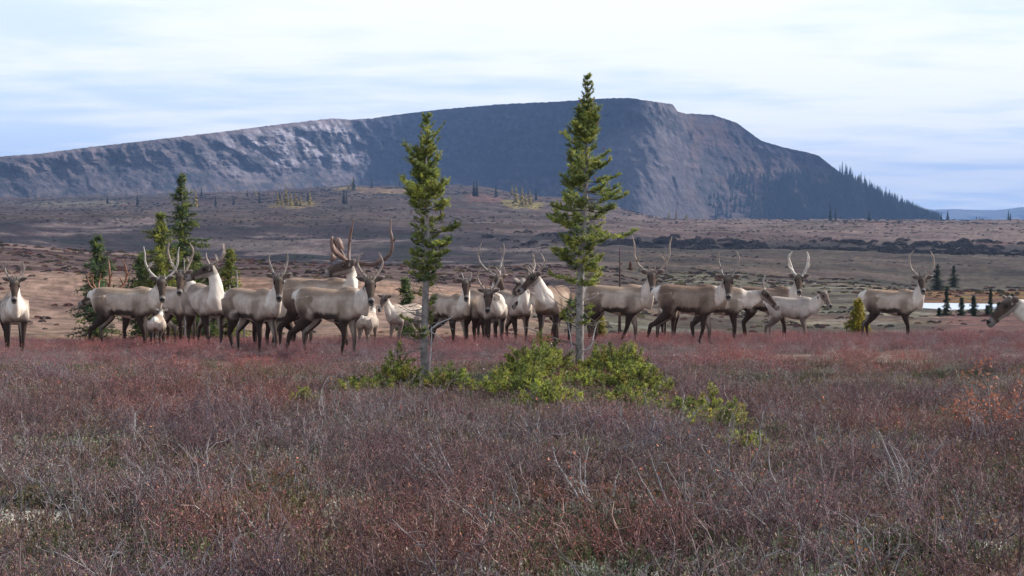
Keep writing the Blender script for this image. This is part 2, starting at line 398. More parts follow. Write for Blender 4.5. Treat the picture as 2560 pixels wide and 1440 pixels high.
# pond
wm, wtt, wb = plain('pond_water', (.55, .60, .66), .2, .6)
bn = N(wtt, 'ShaderNodeBump'); bn.inputs['Strength'].default_value = .05; wtt.links.new(noise(wtt, N(wtt, 'ShaderNodeNewGeometry').outputs['Position'], .8, 3), bn.inputs['Height']); wtt.links.new(bn.outputs[0], wb.inputs['Normal'])
V = []; zp = -8.42
for k in range(64):
    a = 2 * math.pi * k / 64; ca, sa = math.cos(a), math.sin(a); V.append((42.8 + 4.6 * math.copysign(abs(ca) ** .6, ca) + .25 * math.sin(5 * a), 150.5 + 5.4 * math.copysign(abs(sa) ** .6, sa) + .5 * math.sin(4 * a), zp))
tagit(mesh_obj('pond_water', V, list(range(64)), [64], None, wm), kind='structure')

# mountain: rows from foot to rim and on across the flat top
TOP = [(-900, 470), (-500, 440), (0, 392), (100, 385), (230, 368), (330, 357), (450, 343), (560, 330), (700, 312), (830, 297), (880, 300), (930, 297), (1000, 287), (1100, 275), (1250, 262), (1400, 255), (1500, 248), (1570, 246), (1610, 252), (1680, 262), (1692, 280), (1712, 285), (1780, 288), (1840, 308), (1900, 352), (1960, 370), (2020, 382), (2045, 390), (2070, 410), (2100, 432), (2150, 462), (2200, 490), (2260, 520), (2330, 552), (2500, 570), (2900, 600)]
FOOT = [(-900, 505), (0, 503), (600, 492), (900, 476), (1150, 474), (1400, 508), (1700, 553), (2100, 557), (2330, 560), (2500, 575), (2900, 606)]
CLB = [(-900, .45), (0, .45), (300, .5), (500, .42), (620, .25), (900, .35), (1100, .28), (1400, .45), (1500, .62), (1590, .72), (1640, .8), (1720, .97), (1900, .98), (2020, .95), (2060, .9), (2120, .98), (2900, .98)]   # share of the height where the cliff starts
DEP = [(-900, 1900), (0, 2150), (450, 2350), (900, 2900), (1050, 2950), (1300, 2700), (1500, 2420), (1620, 2300), (1700, 2420), (1720, 2520), (1900, 2620), (2100, 2620), (2330, 2650), (2900, 2800)]
def mountain():
    u = np.concatenate([np.linspace(-900, 0, 70)[:-1], np.linspace(0, 2420, 820)[:-1], np.linspace(2420, 2900, 40)])
    top = np.interp(u, *zip(*TOP)) + fbm(u / 14, u * 0, 3, 5) * 2.2; foot = np.interp(u, *zip(*FOOT)); clb = np.interp(u, *zip(*CLB))
    k = np.ones(41); k /= k.sum(); dep = np.interp(u, *zip(*DEP)); dep = np.convolve(np.pad(dep, 20, 'edge'), k, 'valid')
    nv = 150; rows = []; cols = []
    for j in range(nv + 26):
        v = min(j / nv, 1.0)
        ys = foot + (top - foot) * v
        h = (foot - ys) / F * dep                      # height above the foot
        hc = (foot - top) / F * dep * clb
        run = np.where(h < hc, h / .62, hc / .62 + (h - hc) / 1.35)
        ge = np.clip(v * 4, 0, 1) * np.clip((1.02 - v) * 6, .25, 1)
        cliffy = sstep(-4, 24, h - hc)
        Xw = (u - 1280) / F * dep; sh = Xw + .35 * h            # ribs and gullies lean a little
        g = fbm(sh / 130, h / 170, 4, 31, .5); g2 = np.abs(fbm(sh / 60, h / 90, 4, 37, .55)); g3 = fbm(sh / 16, h / 20, 4, 39, .6)
        lf = (1 - sstep(900, 1000, u) * (1 - sstep(1480, 1560, u)) * .6) * (1 - .4 * (1 - sstep(380, 560, u)))
        Y = dep + run + ge * (g * 60 * lf + (g2 - .2) * (44 + 60 * cliffy) * lf + g3 * (8 + 16 * cliffy))
        if j > nv: Y = Y + (j - nv) * 22; 
        z = -(ys - HY) / F * Y
        if j > nv: z = -(top - HY) / F * (dep + run) - (j - nv) * 2.0
        X = (u - 1280) / F * Y
        rows.append(np.stack([X, Y, z], -1))
        vv = np.full(len(u), v)
        w = fbm(sh / 45, h / 40, 5, 71, .6); w2 = fbm(sh / 9, h / 10, 4, 73, .6); w5 = fbm(sh / 9, h / 40, 5, 79, .65)
        c = np.zeros((len(u), 3)); c[:] = (.115, .098, .092)
        c = mixcol(c, (.19, .155, .14), sstep(0, .35, w + .8 * w2) * .9); c = mixcol(c, (.045, .045, .045), sstep(.0, .35, -w - .8 * w2) * .9)
        leftcl = sstep(470, 640, u) * (1 - sstep(850, 960, u))
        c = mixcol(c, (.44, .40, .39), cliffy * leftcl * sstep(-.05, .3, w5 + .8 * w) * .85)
        c = mixcol(c, (.24, .18, .155), sstep(.45, .7, vv) * (1 - sstep(250, 480, u)) * sstep(-.3, .3, w5 + w) * .6)
        c = mixcol(c, (.22, .175, .155), sstep(.90, .97, vv) * (1 - sstep(850, 1000, u)) * .7)
        c = mixcol(c, (.032, .034, .05), sstep(880, 980, u) * (1 - sstep(1500, 1600, u)) * sstep(.02, .2, vv) * (.88 - .3 * sstep(.1, .4, w2 + .5 * w)))  # centre face: its blue shade is painted into the rock colour
        c = mixcol(c, (.17, .12, .07), (1 - sstep(.05, .3, vv + .2 * w)) * sstep(-.1, .2, w2 + w) * .6)
        c = mixcol(c, (.21, .18, .17), sstep(1420, 1600, u) * (1 - sstep(1660, 1960, u + v * 260)) * (1 - cliffy) * .7)
        c = mixcol(c, (.30, .25, .22), sstep(1560, 1620, u) * (1 - sstep(1690, 1760, u)) * sstep(.55, .75, vv) * sstep(-.2, .2, w5 + w) * .8)
        c = mixcol(c, (.055, .055, .06), sstep(1480, 1520, u) * (1 - sstep(1590, 1640, u + 20 * w)) * cliffy * .7)
        c = mixcol(c, (.085, .06, .06), sstep(1880, 1960, u + v * 200) * .85); c = mixcol(c, (.17, .09, .06), sstep(1700, 1800, u + v * 60) * sstep(.0, .3, w + .4 * w2) * .6)
        c = mixcol(c, (.20, .13, .09), sstep(1780, 1900, u + 60 * w) * (1 - sstep(.6, .9, vv + .2 * w - .3 * sstep(2050, 2150, u))) * .75)
        c = mixcol(c, (.22, .19, .17), sstep(-1.2, .6, -np.abs(ys - (412 + (u - 1250) * .01)) + w2) * sstep(1150, 1200, u) * (1 - sstep(1380, 1440, u)) * .7)
        st = fbm(h / 9 + .004 * Xw, Xw / 500, 4, 101, .6)
        c = c * (1 + .7 * st * sstep(.1, .3, vv))[:, None]
        cols.append(c)
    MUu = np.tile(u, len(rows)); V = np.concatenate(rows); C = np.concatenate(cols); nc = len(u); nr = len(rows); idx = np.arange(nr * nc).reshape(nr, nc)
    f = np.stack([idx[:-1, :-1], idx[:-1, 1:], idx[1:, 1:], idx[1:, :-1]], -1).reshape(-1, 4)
    return mesh_obj('mountain', V, f.ravel(), np.full(len(f), 4), np.clip(C * np.interp(MUu, [0, 500, 900, 1000, 1560, 1700, 2400], [.50, .62, .78, .46, .46, .48, .48])[:, None] * np.array([.94, .95, 1.12]), .01, .9), M_rock, smooth=True), np.stack(rows), u  # colour factor along the ridge also deepens the centre face's painted shade
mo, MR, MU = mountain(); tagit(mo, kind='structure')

def far_hills():
    u = np.linspace(1900, 5200, 300)
    ty = np.interp(u, [1900, 2200, 2330, 2400, 2480, 2540, 2600, 2800, 3500, 5200], [530, 527, 524, 523, 526, 520, 516, 524, 515, 530]) + fbm(u / 60, u * 0, 4, 91) * 3
    rows = []
    for v in np.linspace(0, 1, 30):
        Y = 9000 + v * 900 + fbm(u / 70, v * 3 + u * 0, 4, 95) * 300 * (1 - abs(v - .5)); ys = 580 + (ty - 580) * v
        rows.append(np.stack([(u - 1280) / F * Y, Y, -(ys - HY) / F * Y], -1))
    V = np.concatenate(rows); nc = len(u); idx = np.arange(30 * nc).reshape(30, nc)
    f = np.stack([idx[:-1, :-1], idx[:-1, 1:], idx[1:, 1:], idx[1:, :-1]], -1).reshape(-1, 4)
    c = mixcol(np.broadcast_to((.10, .085, .08), V.shape), (.05, .06, .05), sstep(-.2, .2, fbm(V[:, 0] / 200, V[:, 2] / 60, 4, 97)))
    tagit(mesh_obj('far_hills', V, f.ravel(), np.full(len(f), 4), c, M_hill, smooth=True), kind='structure')
far_hills()

# the air between here and the mountain
hz = bpy.data.materials.new('haze_air'); hz.use_nodes = True; ht = hz.node_tree; ht.nodes.clear()
pv = ht.nodes.new('ShaderNodeVolumePrincipled'); pv.inputs['Color'].default_value = (.33, .54, 1.0, 1); pv.inputs['Density'].default_value = .00010; pv.inputs['Anisotropy'].default_value = .0
hm = ht.nodes.new('ShaderNodeOutputMaterial'); ht.links.new(pv.outputs[0], hm.inputs['Volume'])
bx = [(-16000, -60, -150), (24000, -60, -150), (24000, 11000, -150), (-16000, 11000, -150), (-16000, -60, 340), (24000, -60, 340), (24000, 11000, 340), (-16000, 11000, 340)]
tagit(mesh_obj('haze', bx, [0,3,2,1, 4,5,6,7, 0,1,5,4, 1,2,6,5, 2,3,7,6, 3,0,4,7], [4] * 6, None, hz), kind='stuff')

# ------------------------------------------------------------------ caribou
def catmull(P, sub=5):
    P = np.asarray(P, float); n = len(P); out = []
    for i in range(n - 1):
        p0 = P[max(i - 1, 0)]; p1 = P[i]; p2 = P[i + 1]; p3 = P[min(i + 2, n - 1)]
        for k in range(sub):
            t = k / sub; out.append(.5 * ((2 * p1) + (-p0 + p2) * t + (2*p0 - 5*p1 + 4*p2 - p3) * t*t + (-p0 + 3*p1 - 3*p2 + p3) * t**3))
    out.append(P[-1]); return np.array(out)
def sweep(V, Fq, centers, A, B, sides=14):
    """closed tube through centers with half axes given as vectors A[i], B[i]"""
    n0 = len(V); an = np.arange(sides) * 2 * math.pi / sides
    for c, a, b in zip(centers, A, B):
        for t in an: V.append(tuple(c + a * math.cos(t) + b * math.sin(t)))
    n = len(centers)
    for i in range(n - 1):
        for k in range(sides):
            k2 = (k + 1) % sides; Fq.append((n0 + i*sides + k, n0 + i*sides + k2, n0 + (i+1)*sides + k2, n0 + (i+1)*sides + k))
    Fq.append(tuple(n0 + k for k in reversed(range(sides)))); Fq.append(tuple(n0 + (n-1)*sides + k for k in range(sides)))
def limb(V, Fq, pts, rad, flat=1.0, up=(0, 1, 0), sides=10, sub=4):
    """round limb: pts joints, rad radii, cross section widened across 'up' by flat"""
    Q = catmull(np.column_stack([pts, rad]), sub); P = Q[:, :3]; r = np.maximum(Q[:, 3], .008)
    T = np.gradient(P, axis=0); T /= np.linalg.norm(T, axis=1, keepdims=True) + 1e-9
    up = np.asarray(up, float); A = []; B = []
    for i in range(len(P)):
        a = up - T[i] * np.dot(up, T[i]); a /= np.linalg.norm(a) + 1e-9; b = np.cross(T[i], a)
        A.append(a * r[i]); B.append(b * r[i] * flat)
    sweep(V, Fq, P, A, B, sides)
def seg_d(P, a, b):
    ab = b - a; t = np.clip(((P - a) @ ab) / (ab @ ab + 1e-12), 0, 1); return np.linalg.norm(P - (a + t[:, None] * ab), axis=1), t

# antlers: (side, back, up) in metres for one side; first list the beam, the rest tines [start..end]; then beam radius
ANT = {
 'lyre': ([(.04,0,0),(.11,.06,.08),(.21,.11,.21),(.26,.10,.36),(.235,.04,.49),(.17,-.02,.58)], [[(.06,0,.03),(.06,-.07,.10),(.04,-.11,.16)], [(.15,.09,.14),(.11,.04,.24)]], .016),
 'tall': ([(.04,0,0),(.12,.05,.05),(.23,.08,.16),(.29,.06,.32),(.30,.02,.47),(.33,-.04,.62)], [[(.05,0,.03),(.05,-.06,.11)], [(.25,.08,.20),(.20,.0,.30),(.14,-.02,.33)], [(.24,.08,.2),(.17,.04,.28)]], .015),
 'up': ([(.04,0,0),(.09,.05,.07),(.14,.08,.18),(.17,.06,.31),(.14,.0,.44)], [[(.05,0,.02),(.06,-.08,.09)], [(.12,.07,.14),(.09,.02,.24)]], .014),
 'thick': ([(.04,0,0),(.09,.04,.08),(.145,.06,.2),(.17,.04,.34),(.13,-.01,.45)], [[(.10,.05,.1),(.17,.02,.17),(.19,0,.23)]], .021),
 'fork': ([(.04,0,0),(.10,.05,.07),(.17,.10,.16),(.20,.09,.28),(.17,.03,.40)], [[(.05,0,.02),(.05,-.08,.08),(.03,-.13,.15)], [(.19,.1,.22),(.24,.12,.30)], [(.15,.08,.12),(.12,.0,.20)], [(.19,.08,.31),(.13,.05,.37)]], .014),
 'spike': ([(.04,0,0),(.06,.02,.06),(.075,.03,.13)], [], .011),
 'stub': ([(.04,0,0),(.055,.01,.05)], [[(.045,0,.02),(.09,0,.045)]], .010),
 'wide': ([(.04,0,0),(.15,.16,.04),(.30,.26,.12),(.40,.28,.27),(.40,.22,.44),(.35,.14,.58)], [[(.06,0,.02),(.09,-.10,.08),(.07,-.17,.18),(.02,-.18,.26)], [(.39,.27,.34),(.46,.30,.44)], [(.06,.02,.03),(.16,-.04,.14),(.17,-.06,.27)], [(.37,.28,.2),(.30,.2,.3)]], .017),
 'bull': ([(.04,0,0),(.14,.12,.01),(.32,.26,.03),(.50,.34,.12),(.59,.36,.28),(.60,.33,.46),(.55,.29,.58),(.53,.28,.74)], [[(.58,.35,.40),(.65,.37,.46)], [(.30,.25,.03),(.33,.33,.10),(.33,.35,.17)]], .022),
 'bigup': ([(.04,0,0),(.08,.10,.08),(.16,.22,.20),(.24,.26,.36),(.27,.22,.52),(.24,.15,.66)], [[(.05,0,.02),(.07,-.1,.1),(.03,-.14,.2)], [(.25,.23,.46),(.19,.2,.58)], [(.12,.16,.14),(.15,.06,.27)]], .017),
}
C_BONE = (.33, .265, .22); C_PALE = (.55, .50, .44); C_RED = (.22, .10, .06); C_GREY = (.28, .24, .22); C_DARKA = (.10, .075, .065)

def antler_mesh(kind, side, sc, col, seed, bull_plate=False):
    g = Geo(); r = random.Random(seed); beam, tines, rad = ANT[kind]
    def loc(p): return np.array([-p[1], side * p[0], p[2]]) * sc
    jit = [np.array([r.uniform(-.012, .012) for _ in range(3)]) * sc for _ in beam]
    jit[0] *= 0
    B = catmull([loc(p) + j for p, j in zip(beam, jit)], 5); n = len(B)
    rr = np.interp(np.linspace(0, 1, n), [0, .05, .35, .8, 1], [1.7, 1.25, 1.1, .85, .3]) * rad * 1.25 * sc ** .5
    cc = np.array(col)[None] * np.interp(np.linspace(0, 1, n), [0, .25, 1], [.55, .9, 1.25])[:, None]
    g.tube(B, rr, cc, 7)
    for tn in tines:
        T = catmull([loc(p) for p in tn], 4); m = len(T)
        # start the tine on the beam itself
        k = np.argmin(np.linalg.norm(B - T[0], axis=1)); T[0] = B[k]
        g.tube(T, np.linspace(.95, .3, m) * rad * 1.2 * sc ** .5, np.array(col) * 1.05, 6)
    if bull_plate:
        def plate(poly, off, w=.007):
            Q = np.array([loc((s_, b_, u_)) for s_, b_, u_ in poly]); m = len(Q); nrm = np.cross(Q[1] - Q[0], Q[2] - Q[0]); nrm /= np.linalg.norm(nrm)
            V = np.vstack([Q - nrm * w, Q + nrm * w]); c0 = Q.mean(0); V = np.vstack([V, c0 - nrm * .016, c0 + nrm * .016]); t = []; q = []
            for k in range(m):
                k2 = (k + 1) % m; t.append((2*m, k2, k)); t.append((2*m + 1, m + k, m + k2)); q.append((k, k2, m + k2, m + k))
            n0 = g.n; g._add(V, np.array(col) * 1.3, q=q); g.Ft.append(np.array(t) + n0)
        if side > 0:   # brow shovel, reaching out over the nose, its lower edge hanging, tip forked
            plate([(.045,.0,.0),(.05,-.13,.01),(.055,-.27,.04),(.06,-.35,.10),(.065,-.40,.20),(.07,-.41,.30),(.075,-.375,.31),(.07,-.355,.22),(.065,-.30,.17),(.06,-.27,.10),(.055,-.18,.06),(.05,-.06,.05)], 0)
            plate([(.05,-.22,.03),(.055,-.34,.09),(.055,-.33,-.05),(.055,-.30,-.08),(.05,-.24,-.02)], 0)
            g.tube(catmull([loc((.06,-.33,.12)), loc((.06,-.31,.24)), loc((.055,-.25,.30))], 4), .008, np.array(col) * 1.1, 6)
        else:          # second palm on a curved stem, standing up
            g.tube(catmull([loc((.04,0,.01)), loc((.07,-.04,.09)), loc((.10,-.10,.17))], 4), [.022]*9, col, 7)
            plate([(.085,-.06,.13),(.10,-.11,.16),(.13,-.18,.22),(.15,-.21,.28),(.145,-.19,.33),(.12,-.14,.34),(.10,-.09,.28),(.085,-.05,.19)], 0, .010)
    return g

def caribou(px, Y, sc, heading, head_yaw, head_pitch=-42, neck_pitch=48, neck_yaw=None, antler='up', asc=1.0, acol=C_BONE,
            tone='adult', legs=(0, 0, 0, 0), label='', neck_len=.40, dz=0.0, neck_twist=.6, seed=None, one_antler=False, bull=False, ant_pitch=None, ant_yaw=None, build=1.0, antler2=None, asc2=None):
    """heading / head_yaw: degrees, 0 = towards photo right, 90 = away, -90 = towards the camera"""
    caribou.k = getattr(caribou, 'k', 0) + 1; seed = seed or caribou.k; r = random.Random(seed)
    hd = math.radians(heading); yaw = math.radians(head_yaw - heading); yaw = math.atan2(math.sin(yaw), math.cos(yaw))
    ny = yaw * neck_twist if neck_yaw is None else math.radians(neck_yaw - heading)
    V = []; Fq = []; bw = build
    # trunk
    S = [(-.76,.93,.035,.03),(-.71,.925,.12,.09),(-.62,.90,.19,.155),(-.48,.885,.225,.20),(-.30,.86,.24,.215),(-.08,.82,.265,.245),(.12,.80,.28,.25),(.30,.82,.285,.215),(.45,.85,.255,.18),(.57,.87,.185,.135),(.65,.87,.10,.08),(.68,.87,.04,.03)]
    SX = .87
    S = catmull([(q[0] * SX,) + q[1:] for q in S], 3)
    sweep(V, Fq, [np.array([s[0], 0, s[1]]) for s in S], [np.array([0, max(s[3], .01) * bw * .94, 0]) for s in S], [np.array([0, 0, max(s[2] * .95, .01)]) for s in S], 18)
    # withers
    limb(V, Fq, [(.05*SX,0,1.0),(.28*SX,0,1.035),(.46*SX,0,1.0)], [.05,.08,.07])
    bones = []  # (name, a, b, radius)
    K = []
    for i, (fx, sy) in enumerate((('f', 1), ('f', -1), ('h', 1), ('h', -1))):
        dx = legs[i]
        if fx == 'f':
            P = np.array([(.40,.09,.84),(.35,.13,.68),(.31 + dx*.15,.135,.56),(.345 + dx*.55,.125,.33),(.335 + dx*.95,.12,.11),(.365 + dx,.12,.05),(.385 + dx,.12,.0)]); Rr = [.13,.115,.074,.040,.025,.034,.040]
        else:
            P = np.array([(-.50,.09,.90),(-.46,.13,.74),(-.42 + dx*.15,.145,.60),(-.56 + dx*.5,.13,.40),(-.60 + dx*.62,.13,.37),(-.575 + dx*.95,.125,.11),(-.545 + dx,.125,.05),(-.52 + dx,.125,.0)]); Rr = [.18,.155,.105,.048,.044,.026,.034,.040]
        P[:, 1] *= sy; P[:, 0] -= (P[0, 0] * (1 - SX))
        limb(V, Fq, P, Rr, 1.0 if fx == 'h' else 1.0)
        for a, b in zip(P[:-1], P[1:]): bones.append(('leg' + fx, a, b))
    # neck
    nb = np.array([.46 * SX, 0, .90]); npch = math.radians(neck_pitch); L = neck_len
    d0 = np.array([math.cos(npch*.8) , 0, math.sin(npch*.8)]); d1 = np.array([math.cos(npch)*math.cos(ny), math.cos(npch)*math.sin(ny), math.sin(npch)])
    m = nb + d0 * L * .45; m[1] += d1[1] * L * .15
    e = nb + d1 * L + (d0 * .08)
    hp = math.radians(head_pitch); f = np.array([math.cos(hp)*math.cos(yaw), math.cos(hp)*math.sin(yaw), math.sin(hp)])
    s_ = np.array([-math.sin(yaw), math.cos(yaw), 0]); u = np.cross(f, s_); 
    limb(V, Fq, [nb - d0*.12 + np.array([0,0,-.02]), nb, m, e - f*.0, e + f*.03], [.18,.16,.115,.084,.078], .80 if True else 1, up=(0,0,1), sides=12)
    # mane hanging under the neck
    mid_low = (nb + m) / 2 + np.array([.05, ny*.03, -.09])
    limb(V, Fq, [nb + np.array([.10,0,-.20]), mid_low + np.array([.03,0,-.02]), m + (e - m)*.5 + np.array([0.02,0,-.06]) , e - u*.03], [.12,.125,.105,.055], .62, up=(0,0,1))
    # head
    p = e + u*.02
    HS = [(-.055,.045,.04,.035),(-.02,.075,.072,.012),(.05,.088,.078,.0),(.12,.082,.068,-.008),(.19,.064,.052,-.012),(.27,.055,.046,-.016),(.33,.054,.048,-.018),(.37,.046,.042,-.022),(.39,.025,.025,-.024)]
    HS = catmull(HS, 3) * 1.12
    sweep(V, Fq, [p + f*h[0] + u*h[3] for h in HS], [s_*max(h[2], .01) for h in HS], [u*max(h[1], .01) for h in HS], 14)
    # ears
    for sd_ in (1, -1):
        eb = p + s_*sd_*.066 - f*.015 + u*.02; ed = s_*sd_*.92 - f*.22 + u*.32; ed /= np.linalg.norm(ed)
        cr = np.cross(ed, f); cr /= np.linalg.norm(cr) + 1e-9
        Q = [(0,.028,.025),(.045,.054,.021),(.09,.062,.018),(.135,.046,.016),(.172,.015,.011)]
        sweep(V, Fq, [eb + ed*q[0] for q in Q], [cr*q[1] for q in Q], [np.cross(ed, cr)*q[2] for q in Q], 10)
    # tail
    limb(V, Fq, [(-.58,0,.99),(-.66,0,.98),(-.71,0,.90)], [.05,.045,.02])
    bones += [('neck', nb, m), ('neck', m, e), ('head', p, p + f*.39)]
    me = bpy.data.meshes.new('tmp'); me.from_pydata([tuple(v) for v in V], [], Fq); me.update()
    ob = bpy.data.objects.new('tmp', me); COL.objects.link(ob)
    md = ob.modifiers.new('r', 'REMESH'); md.mode = 'VOXEL'; md.voxel_size = .0165; md.use_smooth_shade = True
    sm = ob.modifiers.new('s', 'SMOOTH'); sm.factor = .5; sm.iterations = 5
    dg = bpy.context.evaluated_depsgraph_get(); body = bpy.data.meshes.new_from_object(ob.evaluated_get(dg)); bpy.data.objects.remove(ob); bpy.data.meshes.remove(me)
    nv = len(body.vertices); P = np.empty(nv * 3, np.float32); body.vertices.foreach_get('co', P); P = P.reshape(-1, 3).astype(float)
    # coat pattern
    x, y, z = P.T
    dl = np.full(nv, 9.); kind = np.zeros(nv, int); tt = np.zeros(nv); lt = np.zeros(nv)
    for nm, a, b in bones:
        d, t = seg_d(P, np.array(a), np.array(b))
        if nm[:3] == 'leg': dl = np.minimum(dl, d); 
    dn = np.full(nv, 9.)
    for nm, a, b in bones:
        if nm == 'neck': dn = np.minimum(dn, seg_d(P, a, b)[0])
    dh, th = seg_d(P, p - f*.04, p + f*.39)
    x = x / SX; h = (z - .57) / .55; nz = fbm(x*7 + seed, z*7 + y*5, 3, seed); nz2 = fbm(x*2.5 + seed, z*3 + y, 2, seed + 9)
    back = np.array((.31,.235,.185)); flank = np.array((.54,.465,.405)); belly = np.array((.44,.37,.32)); darkf = np.array((.05,.038,.036)); leg = np.array((.050,.036,.032)); white = np.array((.80,.75,.70)); neckc = np.array((.62,.56,.51)); face = np.array((.075,.055,.046)); muz = np.array((.23,.21,.205))
    dkf = 1.0
    if tone == 'pale': back, flank, leg, face = np.array((.40,.35,.32)), np.array((.52,.47,.44)), np.array((.20,.165,.15)), np.array((.16,.125,.11)); dkf = .15
    if tone == 'calf': back, flank, leg, face = np.array((.36,.30,.26)), np.array((.50,.44,.40)), np.array((.22,.17,.15)), np.array((.10,.075,.065)); dkf = .3
    if tone == 'brown': back, flank = np.array((.20,.14,.11)), np.array((.33,.26,.215))
    if tone == 'light': back, flank, neckc = np.array((.30,.235,.195)), np.array((.56,.49,.44)), np.array((.70,.66,.62)); dkf = .6
    if tone == 'dark': back, flank, neckc = np.array((.12,.09,.08)), np.array((.20,.16,.14)), np.array((.40,.35,.32))
    c = np.broadcast_to(flank, (nv, 3)).copy()
    c = mixcol(c, back, sstep(.66, .84, h + .12*nz2 + .05*nz)); c = mixcol(c, belly, 1 - sstep(.02, .12, h))
    c = mixcol(c, darkf, sstep(.04, .09, h + .05*nz) * (1 - sstep(.19, .29, h + .08*nz)) * sstep(-.42, -.25, x) * (1 - sstep(.2, .34, x)) * .95 * dkf)
    c = mixcol(c, back * .8, sstep(-.66, -.52, x) * (1 - sstep(-.36, -.28, x + .1*nz)) * (1 - sstep(.7, .95, h)) * .85 * dkf); c = mixcol(c, leg * 1.3, sstep(-.64, -.5, x) * (1 - sstep(-.40, -.26, x + .08*nz)) * (1 - sstep(.2, .6, h)) * .9 * dkf)          # haunch
    c = mixcol(c, back * .7, sstep(.14, .24, x) * (1 - sstep(.34, .44, x)) * (1 - sstep(.40, .85, h)) * .75 * dkf)             # shoulder
    c = mixcol(c, white, 1 - sstep(-.74, -.645, x + .03*nz))
    c = mixcol(c, white, (1 - sstep(-.66, -.60, x + .04*nz)) * (1 - sstep(.08, .14, np.abs(y))) * sstep(.2, .4, h))
    hl = z + .05*nz + np.where(x < 0, 0, -.02)
    lw = (1 - sstep(.56, .66, hl)) * (dl < .16)
    inner = sstep(.1, .16, np.abs(y)) 
    c = mixcol(c, leg, lw)
    c = mixcol(c, white * .8, lw * sstep(.02, .045, -(np.sign(y)*(np.abs(y) - .125))*np.sign(y)) * (z > .14) * (z < .6) * .55)   # pale inner streak
    c = mixcol(c, white * .35, (dl < .09) * sstep(.05, .07, z) * (1 - sstep(.08, .10, z)) * .35)
    c = mixcol(c, (.02,.018,.018), (1 - sstep(.045, .06, z)))
    nw = (1 - sstep(.17, .23, dn)) * sstep(.40, .56, x*SX + .25*(z - .9) + 2*np.abs(y)*(x > .5))
    c = mixcol(c, neckc, nw); c = mixcol(c, white * 1.04, nw * sstep(-.02, .10, -(z - (nb[2] + (x - nb[0]) * math.tan(min(npch, 1.2)))) ) * .7)
    c = mixcol(c, leg * 1.6, (1 - sstep(.62, .74, z + .04*nz)) * sstep(.36, .46, x) * (dl > .06) * (z > .5) * .8 * dkf)
    hw = 1 - sstep(.085, .125, dh); hw = np.where(th > .02, hw, hw * .6)
    c = mixcol(c, face, hw); c = mixcol(c, face * 1.8, hw * sstep(.25, .45, th) * (1 - sstep(.5, .7, th)) * .3)
    rel = P - p; uu = rel @ u; ss = np.abs(rel @ s_); ff = rel @ f
    c = mixcol(c, white * .55, hw * (1 - sstep(-.05, -.02, uu)) * (th < .75) * .6)                 # throat
    c = mixcol(c, muz, hw * sstep(.84, .90, th)); c = mixcol(c, (.03,.026,.026), hw * sstep(.97, .99, th) * (uu > -.0))
    c = mixcol(c, (.015,.012,.012), hw * (1 - sstep(.018, .030, np.sqrt((ff - .10)**2 + (uu - .035)**2))) * (ss > .035))      # dark eye surround
    ew = (ss > .085) * (np.abs(ff) < .09) * (np.abs(uu) < .16) * (dh < .25)
    c = mixcol(c, (.34,.30,.28), ew * 1.0); c = mixcol(c, (.10,.08,.075), ew * (1 - sstep(.016, .024, np.abs(ff + .015))) * (ff > -.03) * .8)
    nf = fbm(x*26 + seed, z*9 + y*20, 3, seed + 5); c = c * (1 + .22 * nz[:, None] + .22 * nf[:, None]) * np.array([1.04, .99, .93])
    cols = np.ones((nv, 4), np.float32); cols[:, :3] = np.clip(c, .008, .85)
    ca = body.color_attributes.new('Col', 'FLOAT_COLOR', 'POINT'); ca.data.foreach_set('color', cols.ravel())
    body.materials.clear(); body.materials.append(M_fur); body.name = 'caribou_body'
    g0 = ground_at(px, Y)
    sc *= 1.03; root = empty('caribou', (g0.x, g0.y, g0.z - .04 + dz), hd, sc)
    tagit(root, label, 'caribou', 'herd of caribou standing on the heath')
    bo = bpy.data.objects.new('body', body); COL.objects.link(bo); bo.parent = root
    # antlers, in a frame that turns with the head
    ap = math.radians((head_pitch if ant_pitch is None else ant_pitch) + 48)
    ay = yaw if ant_yaw is None else math.radians(ant_yaw - heading); s2_ = np.array([-math.sin(ay), math.cos(ay), 0])
    af = np.array([math.cos(ap)*math.cos(ay), math.cos(ap)*math.sin(ay), math.sin(ap)]); au = np.cross(af, s2_)
    base = p + f*.015 + u*.065
    Mx = Matrix((( af[0], s2_[0], au[0], base[0]), (af[1], s2_[1], au[1], base[1]), (af[2], s2_[2], au[2], base[2]), (0, 0, 0, 1)))
    if antler:
        for sd_ in ((1,) if one_antler else (1, -1)):
            kk = antler2 if (antler2 and sd_ < 0) else antler; ks = asc2 if (asc2 and sd_ < 0) else asc
            o = antler_mesh(kk, sd_, ks, acol, seed * 10 + sd_, bull).build('antler', M_antler, root, smooth=True); o.matrix_local = Mx
    for sd_ in (1, -1):
        ec = p + f*.112 + u*.039 + s_*sd_*.075
        bm = bmesh_sphere(.0165); o = bpy.data.objects.new('eye', bm); COL.objects.link(o); o.parent = root; o.location = Vector(ec)
    return root
_sph = {}
def bmesh_sphere(r):
    if r not in _sph:
        import bmesh
        b = bmesh.new(); bmesh.ops.create_uvsphere(b, u_segments=10, v_segments=8, radius=r); me = bpy.data.meshes.new('eye'); b.to_mesh(me); b.free(); me.materials.append(M_eye)
        for p in me.polygons: p.use_smooth = True
        _sph[r] = me
    return _sph[r]

